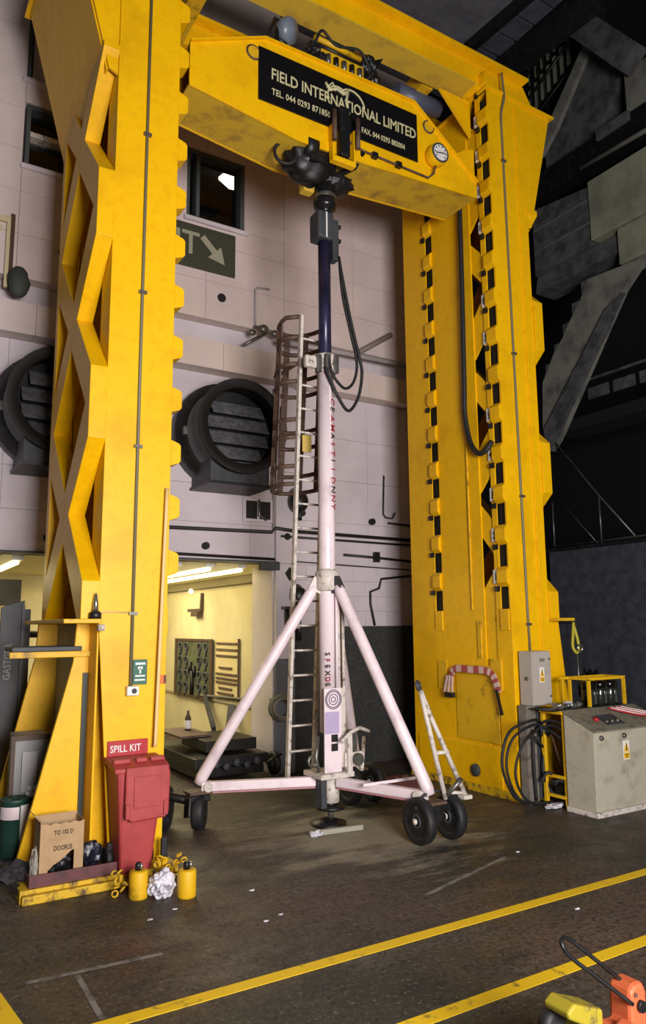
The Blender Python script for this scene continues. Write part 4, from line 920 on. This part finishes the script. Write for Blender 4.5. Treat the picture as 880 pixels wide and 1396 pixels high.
run('wall_cable', [(2.5, yw, 3.30), (3.0, yw, 3.30), (3.4, yw, 3.26), (5.4, yw, 3.235)], .022, CABL, 'black cable along the lintel over the workshop opening', 'cable')
run('wall_cable', [(5.0, yw, 3.235), (8.1, yw, 3.15)], .010, CABL, 'thin dark line above the white block wall', 'cable')
run('wall_pipe', [(5.3, 10.0, 6.70), (6.6, 10.0, 6.74), (8.1, 10.0, 6.76)], .045, PIPEW, 'painted pipe over the concrete band behind the jack mast')
run('wall_pipe', [(4.9, 10.0, 6.86), (5.2, 9.98, 6.82), (6.3, 9.98, 6.80)], .028, STEEL, 'steel pipe with fittings left of the mast on the band')
run('wall_pipe', [(6.86, 9.98, 6.80), (7.5, 9.9, 7.22)], .045, mat('grey_brown_pipe', (120, 110, 100), .6), 'short grey pipe stub slanting up right of the jack mast')
run('wall_pipe', [(4.95, 10.08, 6.9), (4.95, 10.08, 7.52), (5.0, 10.08, 7.56), (5.2, 10.08, 7.58)], .018, PIPEW, 'thin bent painted pipe rising left of the caged ladder top')
run('wall_pipe', [(5.40, yw, 3.7), (5.40, yw, 6.0)], .03, PIPEW, 'vertical painted pipe beside the pier right of the fan')
run('wall_pipe', [(8.1, yw, 3.05), (7.45, yw, 2.98), (7.40, yw, 2.82), (7.22, yw, 2.76), (7.22, yw, 2.55), (7.30, yw, 2.2)], .02, CABL, 'black cable dropping in steps to the dark dado right of the mast', 'cable')
run('wall_hook', [(7.55, yw, 4.78), (7.52, yw, 4.1), (7.56, yw-.02, 4.04), (7.68, yw-.05, 4.03), (7.72, yw-.08, 4.13)], .015, CABL, 'thin black hook hanging on the wall right of the mast', 'hook')
run('wall_cable', [(7.62, yw, 3.95), (8.1, yw, 3.93)], .02, CABL, 'short black cable stub under the wall hook', 'cable')
t = thing('pipe_fitting', 'cluster of valve fittings on the wall pipe left of the ladder hoops', 'valve', (5.05, 9.95, 6.8))
for x, z, r in ((5.05, 6.84, .07), (5.25, 6.80, .06), (4.85, 6.74, .05)): part('valve_body', MB().ball((x, 9.97, z), r, 1.2, .8, 1, 10, 7, .1), STEEL, t)
part('branch', MB().tube([(4.7, 9.98, 6.5), (5.1, 9.97, 6.78)], .025, 8), STEEL, t)
for z, sc, lab in ((4.15, 1., 'dark round wall lamp on the pier beside the ladder, level with the vent'), (2.66, .8, 'dark bell-shaped wall lamp on the pier beside the ladder, lower one')):
    t = thing('wall_lamp', lab, 'lamp', (5.74, 10.1, z))
    part('dome', MB().ball((5.74, 10.08, z), .16*sc, 1, .8, 1.15, 14, 10, .02), BLK, t)
    part('cowl', MB().ring((5.74, 10.16, z+.12*sc), .1*sc, .02, (0, 1, 0), 16, 6), STEEL, t)
    part('stem', MB().cyl((5.76, 10.1, z-.30*sc), (5.76, 10.1, z-.12*sc), .04, 8), BLK, t)
t = thing('switch_box', 'grey switch box with black sides below the lower wall lamp', 'switch', (5.7, 10.16, 2.2))
part('case', MB().box(5.60, 5.78, 10.12, 10.24, 2.16, 2.46), PLAST2, t, .008)
part('side_rods', MB().cyl((5.57, 10.15, 2.0), (5.57, 10.15, 2.48), .03, 8).cyl((5.78, 10.15, 1.98), (5.78, 10.15, 2.3), .03, 8).box(5.5, 5.82, 10.1, 10.2, 2.46, 2.50), BLK, t)
solo('wall_bell', MB().ball((1.42, 9.95, 6.72), .13, 1.1, .7, 1.7, 10, 8, .1), mat('dark_green_grey', (52, 58, 52), .7), 'dark green-grey object bracketed on the wall under the left frame', 'speaker')

# ------------------------------------------------------------------ workshop contents
t = thing('tool_board', 'olive wooden tool board with a timber frame on the yellow workshop wall', 'board', (5.57, 13.95, .82))
part('panel', MB().box(5.56, 5.597, 13.05, 14.9, .86, 1.95), BOARD, t)
part('frame', MB().box(5.54, 5.56, 13.0, 13.12, .84, 1.97).box(5.54, 5.56, 14.85, 14.95, .84, 1.97).box(5.54, 5.56, 13.12, 14.85, 1.92, 1.97).box(5.54, 5.56, 13.12, 14.85, .84, .9), WOODD, t)
k = 0
for y in (13.3, 13.62, 14.3, 14.62):
    for z in (1.82, 1.55, 1.28, 1.05):
        k += 1
        mbk = MB().ring((5.545, y, z), .07, .022, (1, .2, 0), 12, 6).tube([(5.545, y, z-.06), (5.545, y+.03, z-.2)], .022, 6)
        solo('shackle', mbk, DGREY, 'dark shackle in the %s column from the right, %s row, of the tool board' % (['first', 'second', 'third', 'fourth'][(k-1)//4], ['top', 'second', 'third', 'bottom'][(k-1) % 4]), 'tool', 'shackles on the tool board')
for y, z, h in ((13.95, 1.0, .45), (13.85, 1.35, .2), (14.05, 1.4, .22)): 
    solo('hand_tool', MB().cyl((5.53, y, z-.1), (5.53, y, z+h-.1), .04, 8), BLK, ('tall upright dark tool' if h > .4 else 'short upper dark tool on the right' if y < 13.9 else 'short upper dark tool on the left')+' in the middle of the olive tool board', 'tool', 'upright tools on the tool board')
t = thing('spanner_rack', 'pale slatted rack on the workshop wall right of the tool board', 'rack', (5.58, 12.4, .95))
part('back', MB().box(5.58, 5.597, 11.9, 12.9, .93, 1.97), mat('pale_rack', (206, 190, 140), .7), t)
part('upright', MB().box(5.56, 5.58, 11.88, 11.93, .93, 1.99), WOODD, t)
for k, (z, l) in enumerate(((1.90, 0), (1.79, 0), (1.68, 0), (1.47, .2), (1.36, 0), (1.28, 0), (1.21, 0), (1.11, .2), (1.02, .12), (.95, 0))):
    solo('spanner', MB().box(5.555, 5.58, 11.98+l, 12.86-l*.6, z-.018, z+.018), BROWN, '%s brown flat bar tool from the top of the pale wall rack' % ['first', 'second', 'third', 'fourth', 'fifth', 'sixth', 'seventh', 'eighth', 'ninth', 'tenth'][k], 'tool', 'bar tools on the pale wall rack', .004)
t = thing('wall_bracket', 'dark bracket with a small lit lamp high on the yellow workshop wall', 'bracket', (5.5, 14, 2.5))
part('arm', MB().bar((5.58, 13.6, 2.85), (5.56, 13.6, 2.5), .06, .06).bar((5.56, 13.6, 2.52), (5.5, 14.1, 2.52), .06, .06).box(5.48, 5.58, 13.6, 13.95, 2.4, 2.5), WOODD, t)
part('bulb', MB().ball((5.5, 14.0, 2.90), .05, n=10, m=6), LITW, t)
t = thing('coiled_hose', 'coil of grey hose hanging on the pier right of the workshop opening', 'hose', (5.5, 10.2, 1.0))
for k in range(5): part('coil', MB().ring((5.44+random.uniform(-.02, .02), 10.13-.03*k, .98+random.uniform(-.015, .015)), .18-.010*k, .022, (.15, 1, 0), 22, 7), HOSEG, t)
part('tail', MB().tube(smooth_path([(5.38, 10.2, 1.12), (5.5, 11.0, 1.02), (5.54, 12, .98), (5.54, 13.5, .92)], 4), .022, 7), HOSEG, t)
t = thing('trolley', 'low black trolley stacked with dark pallets in the workshop opening', 'trolley', (4.9, 11.9, 0))
part('deck', MB().box(4.0, 5.15, 11.4, 13.4, .22, .36), BLK, t, .01)
part('top_pallet', MB().box(4.25, 5.05, 11.6, 12.6, .40, .56), BLK, t, .01)
part('lower_frame', MB().box(4.05, 5.1, 11.45, 13.3, .08, .2), BLK, t, .01)
for k in range(6): part('fitting', MB().ball((4.15+.16*k, 11.38, .22+.04*(k % 2)), .06, 1, .6, 1, 9, 6, .15), DGREY, t)
for y in (11.4, 13.2): part('wheel', MB().lathe([(.13, 0), (.17, .01), (.17, .07), (.13, .08)], (5.2, y, .2), (1, 0, 0), 20), RUB, t); part('hub', MB().cyl((5.18, y, .2), (5.29, y, .2), .05, 10), DGREY, t)
part('tow_handle', MB().tube([(5.2, 11.5, .22), (5.25, 11.2, .35), (5.0, 11.2, .25)], .02, 7), BLK, t)
part('board', MB().box(4.0, 4.5, 12.0, 13.0, .57, .60), BROWN, t)
t.location = (5.0, 10.65, 0)
solo('red_tray', MB().box(6.1, 6.62, 8.3, 8.75, .0, .12).ball((6.3, 8.4, .13), .05, n=8, m=6).ball((6.45, 8.42, .13), .06, n=8, m=6), REDD, 'low dark red tray on the floor behind the right tripod leg', 'tray', bevel=.01)
t = thing('bottle', 'clear bottle with pale cap standing on the boards of the black trolley', 'bottle', (4.45, 11.35, .6))
part('body', MB().lathe([(.05, .60), (.05, .78), (.02, .85), (.02, .9)], (4.45, 11.35, 0), n=12), WOODD, t)
part('label', MB().lathe([(.051, .63), (.052, .635), (.052, .75), (.051, .755)], (4.45, 11.35, 0), n=12), WPLAST, t)
t = thing('jib_arm', 'dark folded jib arm leaning on the workshop wall behind the tripod leg', 'arm', (5.35, 12.4, .5))
part('arm', MB().bar((5.5, 13.2, .92), (5.3, 12.3, .45), .07, .09).bar((5.5, 12.0, .85), (5.3, 11.7, .4), .12, .1), DGREY, t)
solo('floor_bar', MB().bar((4.30, 7.12, .03), (4.80, 7.06, .03), .05, .05), mat('pale_bar', (150, 148, 132), .6), 'pale flat bar lying on the floor under the jack screw foot', 'bar')
solo('white_cup', MB().lump((4.24, 7.1, .03), .05, 1.5, 1, .6, .5, 2.5, 3, True, 10, 0), PBAG, 'white scrap at the left end of the pale floor bar', 'litter')

# ------------------------------------------------------------------ control corner by the right column
WARN = mat('warning_yellow', (226, 178, 30), .5)
def warn_sign(parent, x, y, z, w_, h):
    p = part('warning_label', MB().box(x, x+w_, y-.004, y, z, z+h), WPLAST, parent, .001)
    part('triangle', MB().prism([(x+w_*.08, z+h*.42), (x+w_*.92, z+h*.42), (x+w_*.5, z+h*.93)], 'y', y-.007, y-.003), WARN, p)
    part('bolt_mark', MB().prism([(x+w_*.42, z+h*.48), (x+w_*.58, z+h*.48), (x+w_*.54, z+h*.84), (x+w_*.46, z+h*.84)], 'y', y-.009, y-.006), INK, p)
    part('caption_panel', MB().box(x+w_*.08, x+w_*.92, y-.007, y-.003, z+h*.06, z+h*.36), WARN, p)
    part('caption_line', MB().box(x+w_*.2, x+w_*.8, y-.009, y-.006, z+h*.24, z+h*.28).box(x+w_*.3, x+w_*.7, y-.009, y-.006, z+h*.13, z+h*.17), INK, p)
t = thing('switch_cabinet', 'grey electrical enclosure with warning label on the foot of the right column', 'enclosure', (7.33, 6.85, 1.19))
part('case', MB().box(7.19, 7.52, 6.74, 6.96, 1.19, 1.86), GREYB, t, .008)
part('door', MB().box(7.20, 7.51, 6.725, 6.74, 1.20, 1.85), GREYB, t, .005)
warn_sign(t, 7.30, 6.724, 1.47, .085, .19)
part('maker_plate', MB().box(7.31, 7.40, 6.720, 6.725, 1.73, 1.77), mat('grey_plate', (120, 112, 100), .6), t)
for z in (1.30, 1.76): part('lock', MB().cyl((7.485, 6.726, z), (7.485, 6.715, z), .014, 10), STEEL, t)
part('side_socket', MB().cyl((7.19, 6.83, 1.52), (7.175, 6.83, 1.52), .025, 12), STEEL, t)
t = thing('cable_trunking', 'grey steel cable trunking standing below the electrical enclosure', 'trunking', (7.25, 6.88, 0))
part('duct', MB().box(7.13, 7.30, 6.82, 6.95, .0, 1.19), mat('grey_trunking', (118, 112, 104), .5, 0, (92, 84, 74), 8, (.48, .66)), t, .004)
part('duct_lid', MB().box(7.30, 7.36, 6.80, 6.92, .06, 1.19), DGREY, t, .004)
t = thing('cable_coil', 'black cables hanging in big loops from the trunking to the floor', 'cable', (7.1, 6.75, .04))
part('loop', MB().tube(smooth_path([(7.34, 6.76, 1.0), (7.15, 6.74, 1.02), (6.76, 6.74, .92), (6.61, 6.74, .62), (6.67, 6.74, .34), (6.84, 6.74, .12), (7.12, 6.72, .05), (7.3, 6.7, .04)], 6), .018, 8), RUB, t)
part('loop', MB().tube(smooth_path([(7.34, 6.75, .96), (7.12, 6.73, .96), (6.80, 6.73, .84), (6.67, 6.73, .58), (6.73, 6.73, .3), (6.90, 6.73, .1), (7.2, 6.70, .05)], 6), .016, 8), RUB, t)
part('loop', MB().tube(smooth_path([(7.34, 6.74, .98), (7.16, 6.72, .88), (6.93, 6.72, .74), (6.80, 6.72, .45), (6.88, 6.72, .2), (7.06, 6.70, .06), (7.4, 6.7, .04)], 6), .016, 8), RUB, t)
part('drop', MB().tube(smooth_path([(7.2, 6.79, .9), (7.18, 6.78, .5), (7.2, 6.78, .06)], 5), .02, 8), RUB, t)
part('drop', MB().tube(smooth_path([(7.36, 6.78, 1.0), (7.34, 6.74, .7), (7.30, 6.74, .4), (7.38, 6.7, .15), (7.55, 6.62, .08)], 5), .026, 8), RUB, t)
part('drop', MB().tube(smooth_path([(7.18, 6.74, .82), (7.27, 6.72, .72), (7.33, 6.74, .68)], 4), .016, 8), RUB, t)
part('bundle', MB().lump((7.36, 6.74, .90), .11, 1, .6, .9, .5, 3, 3, False, 9), BLK, t)
t = thing('bench_frame', 'yellow angle steel stand with a black top beside the grey console', 'stand', (7.7, 6.5, 0))
for x, y in ((7.30, 6.70), (7.33, 6.40), (8.50, 6.40), (8.50, 6.70)): part('leg', MB().box(x, x+.045, y, y+.045, 0, 1.12), YELD, t, .003)
part('top_frame', MB().box(7.30, 8.56, 6.395, 6.42, 1.11, 1.155).box(7.28, 7.31, 6.40, 6.75, 1.11, 1.155), YELD, t, .003)
part('top_plate', MB().box(7.15, 8.54, 6.42, 6.78, 1.15, 1.165), BLK, t)
for z in (.35, .12): part('low_rail', MB().box(7.31, 7.335, 6.42, 6.72, z, z+.035), YELD, t)
part('black_hose', MB().tube(smooth_path([(7.28, 6.72, .98), (7.33, 6.6, 1.02), (7.36, 6.42, .98)], 5), .02, 8).tube(smooth_path([(7.30, 6.74, .92), (7.34, 6.6, .88), (7.38, 6.42, .76)], 5), .016, 8).tube(smooth_path([(7.28, 6.7, .93), (7.33, 6.6, .96), (7.36, 6.42, .92)], 5), .02, 8), RUB, t)
part('base_hose', MB().tube(smooth_path([(7.2, 6.68, .3), (7.3, 6.66, .4), (7.4, 6.5, .28), (7.46, 6.55, .34), (7.4, 6.66, .25), (7.3, 6.6, .3), (7.42, 6.45, .33)], 6), .02, 8), RUB, t)
part('strut_wire', MB().tube([(7.36, 6.66, .9), (7.48, 6.55, .3)], .008, 6), BROWN, t)
solo('gas_spring', MB().cyl((7.44, 6.52, .1), (7.44, 6.52, .62), .028, 10), BROWN, 'brown rod standing inside the yellow stand', 'rod')
t = thing('pump_box', 'black pump housing low between the yellow stand legs', 'pump', (7.55, 6.58, 0))
part('case', MB().box(7.42, 7.75, 6.47, 6.7, .0, .26), BLK, t, .02)
part('cap', MB().cyl((7.5, 6.46, .2), (7.5, 6.44, .2), .05, 12), DGREY, t)
CAGE = thing('canister_cage', 'yellow angle steel cage on the stand holding black canisters', 'cage', (8.2, 6.5, 1.165))
for x, y in ((7.84, 6.42), (8.52, 6.42), (7.84, 6.72), (8.52, 6.72)): part('post', MB().box(x, x+.035, y, y+.035, 1.166, 1.50), YELD, CAGE)
part('top_frame', MB().box(7.84, 8.555, 6.42, 6.455, 1.49, 1.525).box(7.84, 7.875, 6.455, 6.755, 1.49, 1.525).box(8.52, 8.555, 6.455, 6.755, 1.49, 1.525), YELD, CAGE)
part('middle_post', MB().box(7.68, 7.715, 6.7, 6.735, 1.166, 1.5), YELD, CAGE)
part('top_back', MB().box(7.68, 8.555, 6.735, 6.77, 1.49, 1.525), YELD, CAGE)
first = None
for k, x in enumerate((8.02, 8.22, 8.42)):
    lab = ['leftmost', 'middle', 'rightmost'][k]+' black filter canister inside the yellow cage'
    if first is None:
        first = thing('canister', lab, 'canister', (x, 6.57, 1.166), 0, 'black canisters in the yellow cage')
        part('body', MB().lathe([(.085, 1.166), (.095, 1.18), (.095, 1.36), (.085, 1.38)], (x, 6.57, 0), n=18), mat('dark_glossy_green', (34, 40, 32), .15), first)
        part('cap', MB().lathe([(.098, 1.375), (.098, 1.45), (.07, 1.465), (.02, 1.47)], (x, 6.57, 0), n=18), mat('glossy_black', (14, 14, 15), .12), first)
        part('clip', MB().box(x-.012, x+.012, 6.468, 6.478, 1.19, 1.34), CHROME, first)
    else:
        c = copy_tree(first); c.location = (x, 6.57, 1.166); c['label'] = lab
for k, (x, y, z, r) in enumerate(((7.33, 6.5, 1.20, .04), (7.40, 6.46, 1.19, .03), (7.52, 6.5, 1.19, .03), (7.62, 6.47, 1.195, .03), (7.72, 6.48, 1.19, .035))):
    lab = ['leftmost of the shiny fittings on the stand top', 'second shiny fitting from the left on the stand top', 'third shiny fitting from the left on the stand top', 'fourth shiny fitting from the left on the stand top', 'shiny fitting next to the cage on the stand top'][k]
    t = thing('pipe_coupling', lab, 'fitting', (x, y, 1.165), random.uniform(0, 3), 'metal fittings on the yellow stand')
    part('body', MB().cyl((x-.04, y, 1.165+r), (x+.03, y+.02, 1.165+r), r, 10), CHROME, t)
    part('nut', MB().cyl((x+.03, y+.02, 1.165+r), (x+.05, y+.026, 1.165+r), r*1.02, 6), STEEL, t)
solo('white_cloth', MB().lump((7.62, 6.58, 1.20), .05, 1.2, 1, .85, .5, 2.5, 3, True, 6, 1.166), PBAG, 'small crumpled white cloth on the stand against the cage post', 'cloth')
t = thing('control_console', 'pale grey sloping-top control console with warning label at right', 'console', (7.9, 6.15, 0))
part('body', MB().prism([(5.97, .06), (6.38, .06), (6.38, 1.14), (5.95, .965)], 'x', 7.30, 8.62), GREYC, t, .006)
part('plinth', MB().box(7.28, 8.64, 5.94, 6.39, 0, .06), OFFW, t, .008)
lidp = part('sloping_top', MB().prism([(5.91, .95), (5.91, .965), (6.38, 1.165), (6.39, 1.15)], 'x', 7.28, 8.64), mat('console_top_grey', (126, 124, 108), .5, 0, (100, 96, 84), 10, (.45, .65)), t, .003)
warn_sign(t, 7.80, 5.950, .60, .12, .22)
for x, z in ((7.42, .88), (7.83, .88)): part('knob', MB().lathe([(.03, 0), (.03, .02), (.02, .035)], (x, 5.955, z), (0, -1, 0), 14), STEEL, t)
part('red_button', MB().lathe([(.035, 0), (.035, .03), (0, .035)], (7.56, 6.12, 1.055), (0, -.4, .9), 14), SIGNR, lidp)
part('steel_plate', MB().prism([(6.0, 1.008), (6.0, 1.012), (6.2, 1.098), (6.2, 1.092)], 'x', 7.62, 7.95), DGREY, lidp)
for k in range(3): part('panel_switch', MB().cyl((7.66+.1*k, 6.05, 1.02), (7.66+.1*k, 6.04, 1.06), .022, 10), STEEL, lidp)
t = thing('wire_bundle', 'red and white wires heaped on the right of the console top', 'wires', (8.2, 6.2, 1.08))
for k in range(6):
    p = [(8.02+.05*k, 6.30, 1.155), (8.12+.06*k, 6.18+.01*k, 1.12), (8.30+.06*k, 6.1-.01*k, 1.075), (8.5, 6.05+.02*k, 1.05+.008*k)]
    part('wire', MB().tube(smooth_path(p, 4), .012, 6), SIGNR if k % 2 == 0 else WPLAST, t)
t = thing('hanging_sling', 'yellow and black sling with a steel hook hanging behind the right column', 'sling', (8.4, 7.6, 1.2))
part('strap', MB().tube(smooth_path([(8.55, 7.2, 2.22), (8.50, 7.18, 2.05), (8.46, 7.16, 1.88), (8.52, 7.14, 1.80), (8.58, 7.16, 1.92), (8.55, 7.2, 2.18)], 5), .022, 8), mat('yellow_green_strap', (176, 166, 40), .6), t)
part('hook', MB().ring((8.56, 7.12, 1.86), .05, .014, (0, 1, .2), 14, 6), CHROME, t)
part('cord', MB().tube([(8.52, 7.14, 1.80), (8.50, 7.12, 1.2)], .014, 6), STEEL, t)
part('hook_arm', MB().box(8.2, 8.58, 7.2, 7.24, 2.2, 2.23), BLK, t)
solo('hose_bundle', MB().lump((8.72, 7.1, .8), .28, .7, .5, 2.5, .4, 2.5, 4, False, 8, 0), BLK, 'dark mass of hoses hanging behind the yellow stand against the column', 'hoses')
solo('floor_cloth', MB().lump((7.30, 6.58, .025), .1, 1.5, .6, .3, .5, 2.5, 3, True, 7, 0), PBAG, 'white rag on the floor below the hanging cable loops', 'rag')

# ------------------------------------------------------------------ hand pallet stacker in the foreground
t = thing('pallet_stacker', 'small orange and yellow hand lifter with a black wire handle in the bottom right corner', 'lifter', (3.25, 2.7, 0))
STK = t
part('mast_block', MB().prism([(3.14, .07), (3.34, .07), (3.365, .42), (3.34, .475), (3.275, .475), (3.24, .45), (3.235, .30), (3.14, .31)], 'y', 2.55, 2.68), ORANGE, t, .02)
part('wing', MB().prism([(3.10, .06), (3.20, .06), (3.21, .34), (3.18, .345), (3.14, .32), (3.11, .325)], 'y', 2.50, 2.58), ORANGE, t, .015)
part('pivot', MB().cyl((3.305, 2.55, .375), (3.305, 2.53, .375), .027, 16), BLK, t)
part('small_bolt', MB().cyl((3.275, 2.55, .43), (3.275, 2.54, .43), .010, 10), BROWN, t)
part('handle', MB().tube(smooth_path([(3.24, 2.54, .40), (3.08, 2.60, .53), (2.95, 2.64, .635), (2.905, 2.65, .69), (2.92, 2.67, .715), (2.98, 2.68, .70), (3.07, 2.66, .63), (3.17, 2.64, .55), (3.28, 2.63, .465)], 6), .010, 8), BLK, t)
part('chassis', MB().prism([(2.86, .43), (2.91, .46), (2.96, .44), (3.10, .39), (3.10, .25), (3.0, .27), (2.95, .36), (2.87, .40)], 'y', 2.60, 2.75), mat('worn_olive_yellow', (150, 136, 34), .5, 0, (96, 84, 50), 14, (.5, .64)), t, .012)
part('chassis_leg', MB().box(2.98, 3.12, 2.6, 2.72, .05, .28), DGREY, t, .01)
for y in (2.74,): part('wheel', MB().lathe([(.05, 0), (.07, .01), (.07, .06), (.05, .07)], (2.90, y-.035, .32), (0, 1, 0), 22), RUB, t)
part('wheel_strut', MB().bar((2.90, 2.68, .32), (3.03, 2.68, .07), .06, .05), DGREY, t)
for x, y in ((3.08, 2.66), (3.32, 2.62)): part('caster', MB().lathe([(.03, 0), (.05, .005), (.05, .035), (.03, .04)], (x, y-.02, .05), (0, 1, 0), 16), RUB, t)
STK.location = (3.275, 2.69, 0)
